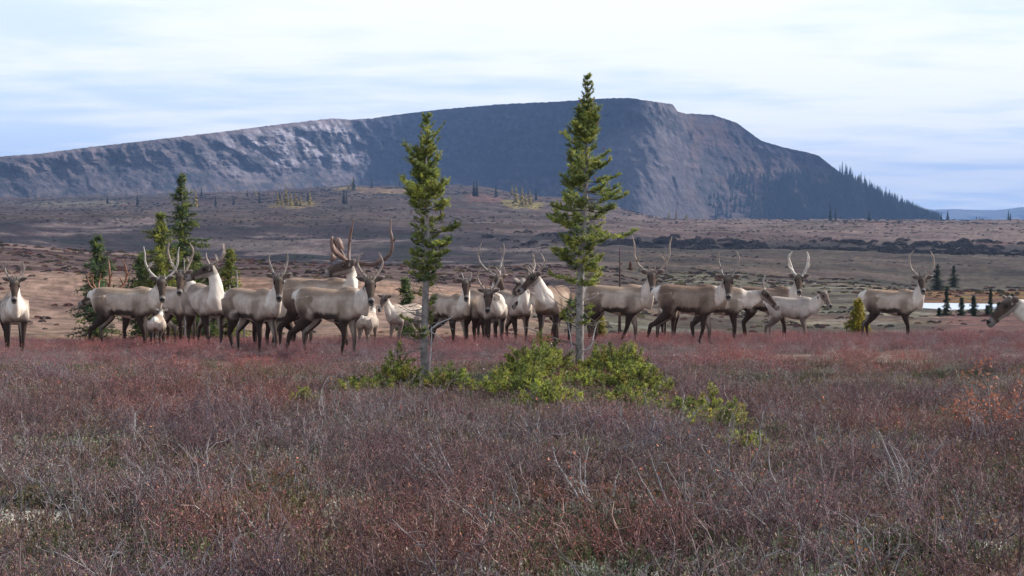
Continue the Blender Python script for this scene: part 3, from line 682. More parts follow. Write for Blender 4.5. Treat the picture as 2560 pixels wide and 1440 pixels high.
caribou(34, 28.6, 1.0, -70, -76, -50, 58, antler='fork', asc=.78, acol=C_GREY, tone='light', legs=(.05,-.02,0,.05), label='caribou at the far left edge facing the camera, with small grey forked antlers')
caribou(352, 36.5, 1.2, 180, 176, -28, 12, antler='wide', asc=1.2, acol=C_RED, tone='dark', legs=(0,.1,0,-.1), label='dark bull with reddish antlers, its head low behind the leftmost broadside caribou', neck_len=.34)
caribou(316, 33, 1.17, -6, -76, -52, 40, antler='tall', asc=.92, acol=C_PALE, tone='adult', legs=(.0,.08,.02,-.12), label='leftmost broadside caribou, rump to the left, head turned to the camera over a pale throat')
caribou(440, 35, 1.2, -38, -84, -50, 56, antler='up', asc=1.25, acol=C_BONE, tone='light', legs=(.05,-.05,0,.1), neck_yaw=-150, label='pale caribou whose face looks out just behind the head of the leftmost broadside caribou')
caribou(392, 32.2, .62, 95, 90, -40, 30, antler=None, tone='light', legs=(0,0,0,.05), label='small calf seen from behind with a white rump below the neck of a larger caribou')
caribou(516, 31, 1.18, -58, -172, -18, 66, antler='fork', asc=1.05, acol=C_BONE, tone='light', legs=(0,.1,-.22,.05), neck_yaw=-110, label='caribou with its dark head raised and pointing left, chest towards the camera')
caribou(634, 28.6, 1.08, -38, -80, -50, 50, antler='up', asc=.9, acol=C_GREY, tone='adult', legs=(.12,-.04,.0,.14), label='caribou with a white tail and two short upright antlers, left of the great bull')
caribou(672, 33, 1.0, 180, 190, -30, -10, antler='thick', asc=1.0, acol=C_DARKA, tone='adult', legs=(0,0,0,.1), label='hidden caribou with only one dark antler showing above another back')
caribou(705, 32.5, .98, 182, 180, -40, 10, antler=None, tone='adult', legs=(0,.08,.05,-.05), label='caribou partly hidden behind the white-tailed one and the great bull, tan side showing')
caribou(800, 31, 1.28, -20, -158, -16, 50, antler='bull', asc=.96, acol=(.15,.095,.08), tone='adult', legs=(.1,.25,-.38,-.1), neck_yaw=-80, ant_yaw=-142, neck_len=.42, bull=True, label='great bull with huge sweeping antlers and a broad brow palm, face turned left', ant_pitch=-34)
caribou(832, 27.4, 1.09, -20, -82, -46, 36, antler='lyre', asc=.72, acol=C_BONE, tone='adult', legs=(.02,-.08,-.05,-.24), label='nearest broadside caribou in front of the great bull, head turned to the camera')
caribou(920, 34, .70, 80, 95, -40, 30, antler=None, tone='calf', legs=(0,.04,0,0), label='grey calf seen from behind, right of the great bull')
caribou(1008, 36, .86, -128, -118, -45, 50, antler='stub', asc=1.2, acol=C_DARKA, tone='calf', legs=(0,.08,0,-.1), label='young caribou behind the left spruce trunk with short dark stub antlers')
caribou(1126, 33, 1.03, -52, -88, -48, 62, antler='spike', asc=1.3, acol=C_GREY, tone='adult', legs=(.05,-.05,-.30,.05), neck_yaw=-75, label='caribou with raised head, thin spikes and spread hind legs, right of the left spruce')
caribou(1208, 37, 1.15, -65, -60, -40, 60, antler='bigup', asc=1.05, acol=C_GREY, tone='adult', legs=(0,0,0,0), label='caribou with tall antlers hidden behind the low-headed one facing the camera')
caribou(1224, 32.5, 1.05, -68, -94, -52, 26, antler='lyre', asc=.80, acol=C_BONE, tone='light', legs=(.03,-.04,0,.05), neck_yaw=-125, neck_len=.36, label='white-sided caribou facing the camera with lowered dark head between the two spruces')
caribou(1284, 35.5, 1.10, -62, 120, -25, 50, antler=None, tone='light', legs=(.0,.05,0,0), neck_twist=.2, label='caribou looking away, one dark ear showing, behind the white-sided one')
caribou(1384, 32.5, 1.12, -110, -152, -38, 52, antler='fork', asc=.95, acol=C_BONE, tone='brown', legs=(0,.06,0,-.05), label='brown caribou standing left of the right spruce, head turned to the left')
caribou(1425, 35, 1.05, 178, 180, -40, 20, antler='up', asc=1.0, acol=C_BONE, tone='dark', legs=(.1,-.05,0,.1), label='dark caribou half hidden behind the trunk and dead branches of the right spruce')
caribou(1545, 33, 1.14, -10, -92, -40, 52, antler='tall', asc=1.05, acol=C_BONE, tone='adult', legs=(.02,-.22,.0,-.2), label='large broadside caribou with tall antlers just right of the right spruce')
caribou(1672, 37.5, .92, -100, 70, -30, 25, antler='up', asc=.8, acol=C_DARKA, tone='brown', legs=(0,0,0,0), label='mostly hidden caribou with two small dark antlers between two broadside ones')
caribou(1728, 31.6, 1.10, -12, -96, -50, 38, antler='up', asc=1.05, acol=C_GREY, tone='brown', legs=(.04,-.12,-.10,-.26), label='brown broadside caribou with a white rump, in front of the one in profile')
caribou(1800, 35, 1.10, -4, -12, -44, 10, antler='up', asc=.7, acol=C_GREY, tone='adult', legs=(0,0,0,0), neck_len=.36, label='caribou with its dark head in profile facing right, body behind a brown one')
caribou(1922, 38.5, 1.18, -20, -98, -42, 50, antler='thick', asc=1.12, acol=C_PALE, tone='brown', legs=(0,.1,0,.1), label='caribou with thick pale antlers standing behind the pale calf')
caribou(1982, 36.5, .93, -20, -66, -44, 34, antler='stub', asc=.8, acol=C_GREY, tone='pale', legs=(0,.05,-.05,-.12), label='pale grey calf standing broadside with head turned half to the camera')
caribou(2233, 36.2, 1.07, -22, -99, -34, 56, antler='lyre', asc=.98, acol=C_BONE, tone='adult', legs=(.0,.08,-.14,.03), label='lone caribou on the right with ring-shaped antlers, near the yellow larch bush')
caribou(2695, 22.5, 1.05, 176, -170, -40, 12, antler=None, tone='light', legs=(0,0,0,0), neck_len=.40, label='antlerless caribou cut off by the right edge, head low with a white neck')

# ------------------------------------------------------------------ spruces
G1, G2, G3, G4 = (.23, .28, .065), (.40, .41, .08), (.13, .20, .085), (.50, .42, .10)
def rand_dirs(n, rg): d = rg.normal(size=(n, 3)); return d / np.linalg.norm(d, axis=1, keepdims=True)
def spruce_detailed(px, Y, ytop, lean, prof, yb_sparse, seed, label, dead):
    """prof: (photo y, half width left, half width right) of the crown"""
    rg = np.random.default_rng(seed); g0 = ground_at(px, Y); s = Y / F
    ybase = HY - g0.z / s; Ht = (ybase - ytop) * s
    root = empty('spruce_tree', tuple(g0)); tagit(root, label, 'spruce tree', 'two tall spruces in the foreground')
    def axis(z): t = z / Ht; return np.array([lean * s * t + .012 * math.sin(t * 9 + seed), .02 * math.sin(t * 7), z])
    zs = np.linspace(-.08, Ht, 40); T = Geo()
    rad = np.interp(zs / Ht, [-.03, 0, .03, .3, .6, .85, 1], [.074, .063, .058, .050, .036, .016, .004]) * Ht / 4
    bc = np.array((.29, .26, .245))[None] * (1 + .15 * rg.normal(size=(40, 1)))
    T.tube([axis(z) for z in zs], rad, np.clip(bc, .05, .5), 14)
    # knots and short dead stubs on the bare trunk
    n = 90; z = rg.uniform(.25, Ht * .6, n); ph = rg.uniform(0, 2 * math.pi, n)
    P0 = np.array([axis(a) for a in z]); D = np.stack([np.cos(ph), np.sin(ph), rg.uniform(-.3, .5, n)], 1)
    Ls = rg.uniform(.05, .26, (n, 1)); P1 = P0 + D * Ls; T.sticks(P0, P1, .0055, .003, (.24, .21, .2)); kk_ = rg.random(n) < .7
    for _ in range(4):
        D2 = D + rg.normal(size=(n, 3)) * .8; T.sticks((P0 + (P1 - P0) * rg.uniform(.4, 1, (n, 1)))[kk_], (P1 + D2 * Ls * .6)[kk_], .0028, .001, (.27, .24, .235))
    T.build('trunk', M_bark, root, smooth=True)
    ys, wl_, wr_ = map(np.array, zip(*prof))
    zlo = (ybase - ys[-1]) * s
    W = Geo(); NB = []
    zc = Ht - .02
    tw_P, tw_D, tw_L, tw_C = [], [], [], []
    def twig(p, d, L, c): tw_P.append(p); tw_D.append(d); tw_L.append(L); tw_C.append(c)
    # leader
    for k in range(5):
        twig(axis(Ht - .08 * k - .06), np.array([.02, 0, 1.]), .10, G3)
    while zc > zlo:
        yy = ybase - zc / s; frac = (Ht - zc) / Ht
        WL = np.interp(yy, ys, wl_) * s; WR = np.interp(yy, ys, wr_) * s
        nb = int(rg.integers(6, 10)) if frac > .08 else 4
        ph0 = rg.uniform(0, 6.28)
        for k in range(nb):
            ph = ph0 + k * 6.283 / nb + rg.normal() * .3
            cx = math.cos(ph); side = WR if cx > 0 else WL
            lat = side if abs(cx) > .5 else (WL + WR) / 2
            cn = float(fbm(ph * 1.1 + seed * 3, zc * 2.6, 3, seed)); 
            if cn < -.12 and frac > .12: continue
            low = yy > 705
            if low and rg.random() < .72: continue
            Lb = max(.04, lat * (.80 + 1.2 * cn) * rg.uniform(.85, 1.15)) 
            # outline from beside: branches that point at or away from the camera keep the mean length
            up = .75 - 1.0 * min(frac * 2.2, 1.0) + rg.normal() * .12
            o = axis(zc - .0 * k); m = max(4, int(Lb / .045)); pts = [o]; d = np.array([cx, math.sin(ph), up]); d /= np.linalg.norm(d)
            for j in range(m):
                tt = (j + 1) / m; dd = d + np.array([0, 0, (.85 * tt * tt)]) + rg.normal(size=3) * .10; dd /= np.linalg.norm(dd); pts.append(pts[-1] + dd * Lb / m)
            pts = np.array(pts); r0 = .004 + .006 * Lb
            W.sticks(pts[:-1], pts[1:], np.linspace(r0, .002, m), np.linspace(r0, .002, m), (.10, .08, .07))
            start = .05 if frac < .3 else .42
            for j in range(m):
                tt = (j + .5) / m
                if tt < start: continue
                q = pts[j]; seg = pts[j + 1] - pts[j]; seg /= np.linalg.norm(seg)
                lt = rg.random() - .5 * cn - .12
                base = np.array(G1) if lt < .4 else (np.array(G2) if lt < .72 else (np.array(G3) if lt < .92 else np.array(G4)))
                twig(q, seg, Lb / m * 1.2, base)
                for q_ in range(4 if frac > .13 else 1):
                    sd_ = np.cross(seg, np.array([0, 0, 1.])) * rg.choice([-1, 1]); sd_ += seg * rg.uniform(.2, .9) + np.array([0, 0, rg.uniform(-.25, .8)]); sd_ /= np.linalg.norm(sd_)
                    L2 = rg.uniform(.055, .14) * (1.15 - .5 * tt) * (1 if frac > .13 else .5)
                    twig(q + seg * rg.uniform(0, .04), sd_, L2, base * rg.uniform(.8, 1.25))
                    if rg.random() < .5:
                        s3 = sd_ + rand_dirs(1, rg)[0] * .7 + np.array([0, 0, .3]); twig(q + sd_ * L2 * .6, s3 / np.linalg.norm(s3), L2 * .6, base * rg.uniform(.9, 1.4))
        zc -= rg.uniform(.045, .085) if frac > .09 else .085
    P = np.array(tw_P); D = np.array(tw_D); L = np.array(tw_L); C = np.array(tw_C)
    W.sticks(P, P + D * L[:, None], .0035, .0015, (.11, .085, .06))
    W.needles(P, D, L, C, n=30, ln=.019, w=.0030, spread=.95, rg=rg)
    # old cones in reddish brown
    n = 26; z = rg.uniform(Ht * .62, Ht * .95, n); ph = rg.uniform(0, 6.28, n); rr = np.interp(ybase - z / s, ys, (wl_ + wr_) / 2) * s * .8
    P0 = np.array([axis(a) for a in z]) + np.stack([np.cos(ph) * rr, np.sin(ph) * rr, z * 0], 1)
    W.sticks(P0, P0 + np.array([[0, 0, -.035]]), .008, .006, (.26, .11, .06))
    W.build('crown', M_needle, root)
    for pts, r0, c in dead:
        g = Geo(); Q = catmull([np.array(p) for p in pts], 4)
        k = np.argmin(np.abs(Q[0][2] - zs)); 
        g.tube(Q, np.linspace(r0, r0 * .3, len(Q)), c, 6)
        for q in Q[3::2]:
            if rg.random() < .75:
                dd = rand_dirs(1, rg)[0] * np.array([.8, .5, .8]); g.sticks(q, q + dd * rg.uniform(.03, .11), r0 * .3, r0 * .12, c)
        g.build('dead_branch', M_bark, root, smooth=True)
    return root
DW = (.52, .49, .48); DG = (.20, .18, .18)
profL = [(285,4,4),(300,12,10),(330,26,22),(350,24,55),(365,24,60),(385,22,40),(400,48,45),(420,60,55),(440,36,36),(470,48,40),(490,76,92),(505,78,80),(525,60,72),(548,34,50),(570,40,76),(600,46,84),(620,28,50),(640,45,50),(662,45,45),(688,42,20),(700,22,14),(760,40,20),(800,75,8),(825,60,8),(850,30,4)]
spruce_detailed(1061, 20.0, 292, 8, profL, 0, 3, 'left tall spruce with a bare grey lower trunk and a twisted ragged crown', [
    ([(.04,0,.75),(.18,-.05,.86),(.32,-.03,.92),(.36,-.03,.95)], .011, DW), ([(.05,0,.76),(.14,-.04,.72),(.27,-.05,.62)], .008, DW),
    ([(.075,-.05,-.05),(.065,-.055,.25),(.085,-.05,.55),(.09,-.04,.82)], .015, DW),
    ([(-.03,0,.55),(-.22,-.08,.48),(-.42,-.05,.44)], .009, DG), ([(-.03,0,.66),(-.20,.06,.66),(-.36,.05,.74)], .008, DG),
    ([(-.03,0,.95),(-.15,.0,.98),(-.33,-.04,1.08)], .008, DG), ([(0,0,1.05),(-.18,.02,1.02),(-.3,.02,1.1)], .008, DG)])
profR = [(190,3,3),(212,16,14),(225,22,20),(240,20,26),(255,22,22),(272,30,26),(300,44,32),(320,32,34),(345,56,30),(370,72,36),(385,70,50),(408,60,76),(430,74,66),(445,78,58),(465,55,80),(485,70,92),(505,98,102),(522,100,96),(540,90,70),(556,64,60),(575,46,116),(592,48,96),(610,58,44),(630,100,36),(645,72,60),(662,50,62),(682,42,112),(700,72,70),(715,60,36),(728,30,20),(760,60,45),(800,50,40),(815,30,6)]
spruce_detailed(1446, 21.0, 196, 25, profR, 0, 8, 'right and taller spruce with a bare grey trunk and a pointed leader', [
    ([(-.03,0,.36),(-.25,-.05,.43),(-.5,-.05,.52),(-.75,-.05,.62)], .012, DG), ([(-.05,0,.05),(-.085,-.05,.35),(-.13,-.06,.62),(-.17,-.06,.80)], .014, DW),
    ([(.05,0,.28),(.16,-.03,.33),(.22,-.04,.56),(.26,-.04,.66),(.36,-.04,.68)], .011, DW), ([(.02,0,.95),(.16,-.06,.98),(.28,-.06,1.05)], .008, DW),
    ([(-.02,0,.8),(-.25,-.03,.9),(-.42,-.02,1.05)], .008, DG), ([(-.02,0,.95),(-.2,-.08,1.0),(-.38,-.1,1.22)], .008, DG), ([(-.02,0,.6),(-.22,-.1,.66),(-.4,-.1,.62)], .008, DG)])

# low krummholz spruce mats: branchlets standing up from a mound
MATS = []
def mat_spruce(px, Y, hw, hgt, dep, seed, label, dens=1.0, tone=1.0):
    hgt *= 1.4; dens *= 1.5
    MATS.append((Xof(px, Y), Y, hw, dep))
    rg = np.random.default_rng(seed); g0 = ground_at(px, Y); root = empty('spruce_shrub', tuple(g0)); tagit(root, label, 'spruce shrub', 'low spruce mats around the trunks')
    g = Geo(); st = Geo(); n = int(330 * hw * dep * dens) + 20
    a = rg.uniform(0, 6.28, n); r = np.sqrt(rg.random(n)); X = r * np.cos(a) * hw; Yy = r * np.sin(a) * dep
    top = hgt * np.sqrt(np.clip(1 - r ** 2.2, 0, 1)) * np.clip(.75 + 1.5 * fbm(X * 3.0 + seed, Yy * 3.0, 3, seed), .15, 1.5); 
    P, D, L, C = [], [], [], []
    for x, y, t in zip(X, Yy, top):
        gz = float(H(g0.x + x, g0.y + y)) - g0.z; t = max(t, .06)
        o = np.array([x, y, gz + t * rg.uniform(.35, .8)]); d = np.array([x / hw * .7, y / dep * .5, 1.0 + rg.uniform(-.5, .3)]) + rg.normal(size=3) * .3; d /= np.linalg.norm(d)
        st.sticks(np.array([x * .8, y * .8, gz - .03]), o, .008, .004, (.09, .07, .06))
        base = np.array(G2) * 1.1 if rg.random() < .42 else (np.array(G1) if rg.random() < .85 else np.array(G4))
        base = base * tone * np.array([.86, .90, .85]) * rg.uniform(.7, 1.3); Lb = rg.uniform(.10, .2); m = 4; p = o
        for j in range(m):
            P.append(p); D.append(d); L.append(Lb / m * 1.2); C.append(base)
            for q in range(3):
                s2 = np.cross(d, rand_dirs(1, rg)[0]); s2 = s2 / (np.linalg.norm(s2) + 1e-6) + d * .8; s2 /= np.linalg.norm(s2)
                P.append(p); D.append(s2); L.append(rg.uniform(.04, .085) * (1.1 - .15 * j)); C.append(base * rg.uniform(.85, 1.3))
            p = p + d * Lb / m; d = d + rg.normal(size=3) * .1; d /= np.linalg.norm(d)
    P = np.array(P); D = np.array(D); L = np.array(L); C = np.array(C)
    g.needles(P, D, L, C, n=18, ln=.018, w=.0034, spread=.9, rg=rg); g.build('foliage', M_needle, root)
    st.sticks(P, P + D * L[:, None], .003, .0015, (.10, .08, .05)); st.build('branches', M_bark, root)
mat_spruce(985, 19.6, .26, .30, .35, 31, 'bushy green spruce mat just left of the left trunk')
mat_spruce(885, 19.2, .22, .16, .3, 32, 'small low spruce mat at the left end of the mats')
mat_spruce(1120, 19.6, .30, .24, .3, 33, 'spruce mat just right of the left trunk')
mat_spruce(1225, 19.0, .30, .14, .3, 34, 'low thin spruce mat midway between the two trunks', .8)
mat_spruce(1345, 20.6, .42, .36, .5, 35, 'tall spruce mat directly left of the right trunk')
mat_spruce(1300, 18.4, .30, .30, .35, 36, 'spruce mat hanging lowest in front between the trunks')
mat_spruce(1540, 20.4, .46, .30, .5, 37, 'wide bright green spruce mat right of the right trunk')
mat_spruce(1600, 19.0, .38, .26, .35, 38, 'green spruce mat in front of the wide bright one')
mat_spruce(1470, 19.2, .40, .12, .3, 39, 'sparse yellowish spruce mat in front of the right trunk', .7)
mat_spruce(1735, 16.4, .34, .20, .35, 40, 'open spruce mat on the slope right of the wide bright one', .6)
mat_spruce(1860, 12.9, .12, .10, .15, 47, 'tiny green sprig below the rightmost spruce mat', .8)
mat_spruce(1790, 14.8, .26, .17, .4, 41, 'lowest and rightmost little green spruce mat', .6)
mat_spruce(1380, 17.0, .34, .22, .35, 44, 'spruce mat low in front of the right trunk, left side')
mat_spruce(1585, 17.4, .36, .24, .35, 45, 'spruce mat low in front of the wide bright one')
mat_spruce(1310, 19.6, .36, .34, .4, 46, 'dense spruce mat between the tall one and the front ones')
mat_spruce(990, 20.2, .12, .42, .12, 42, 'small yellowish spruce sprig on the left side of the left trunk', .8)
mat_spruce(765, 17.6, .10, .10, .1, 43, 'tiny green sprig far left of the spruce mats', 1)

# mid-distance spruces with lighter detail
def spruce_mid(px, Y, ytop, hwpx, seed, label, group, name='spruce_tree', cols=(G3, G1), skirt=0.0, cat='spruce tree', ybase=None, openness=1.0, cone=1.0):
    rg = np.random.default_rng(seed); g0 = ground_at(px, Y); s = Y / F
    yb = HY - g0.z / s; Ht = (yb - ytop) * s; hw = hwpx * s
    root = empty(name, tuple(g0)); tagit(root, label, cat, group)
    T = Geo(); T.tube([(0, 0, -.1), (.02, 0, Ht * .5), (0, 0, Ht)], [.02 * Ht + .01, .012 * Ht, .004], (.16, .13, .12), 8); T.build('trunk', M_bark, root, smooth=True)
    g = Geo(); P, D, L, C = [], [], [], []
    nl = int(24 + Ht * 9); 
    for i in range(nl):
        z = Ht * (skirt + (1 - skirt) * (i + rg.random()) / nl); f = 1 - z / Ht
        wr = hw * (min(1.0, (f * cone * 1.15) ** .9 + .04)) * (1 + .45 * math.sin(i * .7 + seed)) * rg.uniform(.5, 1.05)
        for k in range(rg.integers(4, 8)):
            ph = rg.uniform(0, 6.28); Lb = max(.05, wr * rg.uniform(.5, 1.1)); d = np.array([math.cos(ph), math.sin(ph), .25 - .5 * min(f * 2, 1) + rg.normal() * .12]); d /= np.linalg.norm(d)
            m = max(2, int(Lb / .09)); o = np.array([0, 0, z])
            c = np.array(cols[rg.integers(len(cols))]) * rg.uniform(.6, 1.05)
            for j in range(m):
                q = o + d * Lb * (j + .4) / m
                P.append(q); D.append(d + np.array([0, 0, .2 * j / m])); L.append(Lb / m * 1.2); C.append(c)
                for _ in range(3):
                    s2 = d + rand_dirs(1, rg)[0] * 1.1; s2 /= np.linalg.norm(s2); P.append(q); D.append(s2); L.append(rg.uniform(.07, .15)); C.append(c * rg.uniform(.85, 1.25))
    P, D, L, C = map(np.array, (P, D, L, C))
    g.sticks(P, P + D * L[:, None], .006, .002, (.10, .08, .07))
    g.needles(P, D, L, C, n=int(12 * openness), ln=.035, w=.008, spread=.9, rg=rg); g.build('crown', M_needle, root)
    return root
GB = 'spruces behind the left half of the herd'
spruce_mid(456, 42, 440, 62, 51, 'tallest dark spruce behind the left half of the herd', GB, cone=2.0)
spruce_mid(402, 41, 532, 68, 52, 'bushy spruce just left of the tallest one behind the herd', GB, cone=2.0, cols=(G1, G2))
spruce_mid(243, 38, 592, 68, 53, 'spruce with drooping arms behind the low-headed dark bull', GB, cone=2.0, cols=(G3, G3, G1))
spruce_mid(576, 42, 625, 54, 54, 'young spruce behind the caribou with the white tail', GB, cone=2.0, cols=(G1, G2))
spruce_mid(525, 41, 668, 49, 55, 'small spruce right of the tallest one, behind the raised head', GB, cone=2.0)
spruce_mid(352, 42, 640, 57, 56, 'low bushy spruce left of the bushy one behind the herd', GB, cone=2.0, cols=(G1, G3))
spruce_mid(1014, 40, 700, 30, 57, 'thin spruce behind the left spruce trunk', GB, cone=2.0)
spruce_mid(490, 43, 640, 54, 58, 'ragged spruce at the right foot of the tallest one behind the herd', GB, cone=2.0, cols=(G1, G3))
def snag(px, Y, ytop, seed, label):
    rg = np.random.default_rng(seed); g0 = ground_at(px, Y); Ht = (HY - g0.z * F / Y - ytop) * Y / F
    g = Geo(); g.tube([(0, 0, -.1), (.02, 0, Ht * .5), (.0, 0, Ht)], np.array([.035, .022, .008]) * (2 if seed == 4 else 1), (.33, .30, .29) if seed != 4 else (.08, .05, .045), 7)
    n = 16; z = rg.uniform(.4, Ht, n); ph = rg.uniform(0, 6.28, n); P0 = np.stack([z * 0, z * 0, z], 1); D = np.stack([np.cos(ph), np.sin(ph), z * 0 + .1], 1)
    g.sticks(P0, P0 + D * rg.uniform(.08, .3, (n, 1)), .008, .003, (.33, .30, .29))
    o = g.build('dead_tree', M_bark, smooth=True); o.location = g0; tagit(o, label, 'dead tree', 'dead grey poles behind the herd')
snag(460, 39.5, 645, 1, 'thin grey dead pole in front of the tallest background spruce')
snag(592, 39.5, 675, 2, 'grey dead pole beside the young spruce behind the white tail')
snag(608, 40, 720, 3, 'short grey dead pole right of the young spruce behind the white tail')
snag(1549, 60, 622, 4, 'dark dead stump pole right of the right spruce, above the tall-antlered caribou')
LG = ((.48, .42, .05), (.38, .36, .05), (.55, .42, .05))
spruce_mid(2147, 46, 752, 38, 61, 'bright yellow larch bush beside the lone caribou on the right', None, 'larch_bush', LG, cat='larch', cone=1.6)
spruce_mid(1500, 44, 796, 15, 62, 'small yellow larch bush under the tall-antlered caribou', None, 'larch_bush', LG, cat='larch', cone=1.6)
GP = 'small spruces by the pond'
for i, (x, Yd, yt, w, lb) in enumerate([(2368, 120, 716, 11, 'tallest thin spruce in front of the pond'), (2406, 119, 745, 13, 'squat spruce right of the tallest one in front of the pond'), (2436, 121, 741, 14, 'rounded spruce in the middle of the pond edge'), (2478, 128, 722, 9, 'thin spruce near the right end of the pond'),
        (2500, 118, 757, 22, 'broad dark spruce clump left of the antlerless caribou'), (2470, 117, 765, 16, 'low dark spruce bush left of the broad clump'), (2505, 175, 738, 6, 'first tiny spruce beyond the right end of the pond'), (2522, 178, 737, 6, 'second tiny spruce beyond the right end of the pond'), (2532, 172, 735, 7, 'third tiny spruce beyond the right end of the pond'),
        (2345, 225, 660, 20, 'dark spruce on the slope above the pond'), (2385, 235, 664, 15, 'fainter spruce right of the dark one above the pond'), (2350, 122, 772, 9, 'knee-high spruce at the left of the pond edge')]):
    spruce_mid(x, Yd, yt, w * 1.5, 70 + i, lb, GP, cols=((.06, .10, .05), (.05, .085, .045), (.04, .065, .035)), openness=1.2)
spruce_mid(1690, 1300, 522, 6, 90, 'orange larch at the foot of the mountain right of the right spruce', None, 'larch_tree', ((.42, .20, .03), (.36, .2, .03)), cat='larch')
spruce_mid(1715, 1290, 534, 6, 91, 'yellowish larch beside the orange one at the mountain foot', None, 'larch_tree', LG, cat='larch')
spruce_mid(1576, 230, 655, 8, 92, 'small orange larch on the valley slope right of the right spruce', None, 'larch_tree', ((.35, .15, .03), (.3, .15, .03)), cat='larch', cone=1.6)

# ------------------------------------------------------------------ forest on the mountain's right flank and scattered far trees
def far_tree_mesh(seed, cols, Ht=10.0, w=1.5, name='crown'):
    rg = np.random.default_rng(seed); g = Geo(); n = 260; z = Ht * (.06 + .94 * rg.random(n) ** 1.15); f = 1 - z / Ht
    ph = rg.uniform(0, 6.28, n); r = w * np.clip(f, .03, 1) ** .8 * rg.uniform(.5, 1.15, n)
    C = np.array(cols)[rg.integers(len(cols), size=n)] * rg.uniform(.7, 1.3, (n, 1))
    P = np.stack([z * 0, z * 0, z + .3], 1); E = np.stack([np.cos(ph) * r, np.sin(ph) * r, z - .35 * r], 1)
    t = np.stack([-np.sin(ph), np.cos(ph), ph * 0], 1) * (.22 * r + .10)[:, None]
    V = np.stack([P, E + t, E - t], 1).reshape(-1, 3); g._add(V, np.repeat(C, 3, 0), t=np.arange(n * 3))
    o = g.build(name, M_far, link=False); return o.data
def far_tree(protos, k, loc, sc, label, name, cat, group, rz):
    root = empty(name, loc, rz, sc); tagit(root, label, cat, group)
    for nm, me in (('crown', protos[k]), ('trunk', TRK)):
        o = bpy.data.objects.new(nm, me); COL.objects.link(o); o.parent = root
_t = Geo(); _t.tube([(0, 0, -.6), (0, 0, 5), (0, 0, 9.6)], [.2, .12, .03], (.10, .08, .07), 6); TRK = _t.build('trunk', M_bark, link=False).data
GREENS = ((.014, .032, .022), (.02, .04, .024), (.013, .026, .022))
PR = [far_tree_mesh(200 + i, GREENS, 10, 1.3 + .25 * i) for i in range(5)]
PY = [far_tree_mesh(210 + i, ((.36, .26, .06), (.30, .23, .06), (.24, .20, .06)), 10, 2.2) for i in range(2)]
rg = np.random.default_rng(99)
def mount_pt(px, v):
    k = int(np.argmin(np.abs(MU - px))); j = int(v * 149); return MR[j, k]
cnt = 0; tries = 0; spots = []
while cnt < 285 and tries < 9000:
    tries += 1; u = rg.uniform(1820, 2345); v = rg.random()
    lim = np.interp(u, [1820, 1900, 2000, 2100, 2140, 2200, 2345], [.25, .5, .66, .82, 1.0, 1.0, 1.0]); dn = np.interp(u, [1820, 1900, 1980, 2150, 2345], [.05, .25, .7, 1, 1])
    if v > lim or rg.random() > dn: continue
    spots.append((u, v)); cnt += 1
for k, u in enumerate(np.linspace(2095, 2335, 46)): spots[k] = (u + rg.normal() * 2, 1.0)
for u, v in spots:
    p = mount_pt(u, min(v, .995)); h = .72 * rg.uniform(1.1, 2.3) * np.interp(u, [1820, 2150, 2330], [1.0, 1.45, 1.1])
    far_tree(PR, rg.integers(5), tuple(p), h, 'dark conifer in the forest on the right flank of the mountain', 'conifer_tree', 'conifer', 'conifers on the right flank of the mountain', rg.uniform(0, 6.28))
for x, Yd, h in [(2075, 1180, 1.5), (2088, 1150, 1.0), (2172, 1120, .75), (2352, 1500, .8), (2368, 1500, 1.0), (2520, 1400, .9), (2440, 1500, .6), (2448, 1500, .6), (2525, 1390, .7), (2100, 1400, .6)]:
    g0 = ground_at(x, Yd); far_tree(PR, rg.integers(5), tuple(g0), h, 'single dark conifer on the skyline of the pale plateau', 'conifer_tree', 'conifer', 'lone conifers on the plateau skyline', 0)
for x, Yd, h in [(1185, 1150, 1.2), (1192, 1150, 1.2), (860, 1000, 1.0), (867, 1000, .8), (345, 1150, 1.0), (650, 1100, .9), (700, 1150, .7), (540, 1050, .8), (585, 1100, .7), (270, 1200, .8), (505, 1300, .9), (620, 1350, .8), (885, 1350, 1.1), (930, 1450, 1.0), (1240, 1200, .9), (1340, 1200, .9), (770, 1050, .7), (1000, 1480, .7)]:
    g0 = ground_at(x, Yd); far_tree(PR, rg.integers(5), tuple(g0), h, 'small dark conifer on the rising ground below the mountain', 'conifer_tree', 'conifer', 'lone conifers below the mountain', 0)
for x, Yd, h in [(695, 1010, .9), (716, 1020, 1.2), (728, 1010, .9), (740, 1015, .9), (775, 1020, .9), (490, 1020, 1.2), (882, 1400, 1.2), (872, 1400, .8), (1305, 1080, 1.3), (1325, 1070, 1.1), (1290, 1090, 1.2), (1315, 1060, .9), (1672, 1300, .7), (705, 1015, .7), (752, 1015, .7), (640, 1300, .7), (1280, 1250, 1.0)]:
    g0 = ground_at(x, Yd); far_tree(PY, rg.integers(2), tuple(g0), h, 'small yellow larch on the rising ground below the mountain', 'larch_tree', 'larch', 'yellow larches below the mountain', 0)

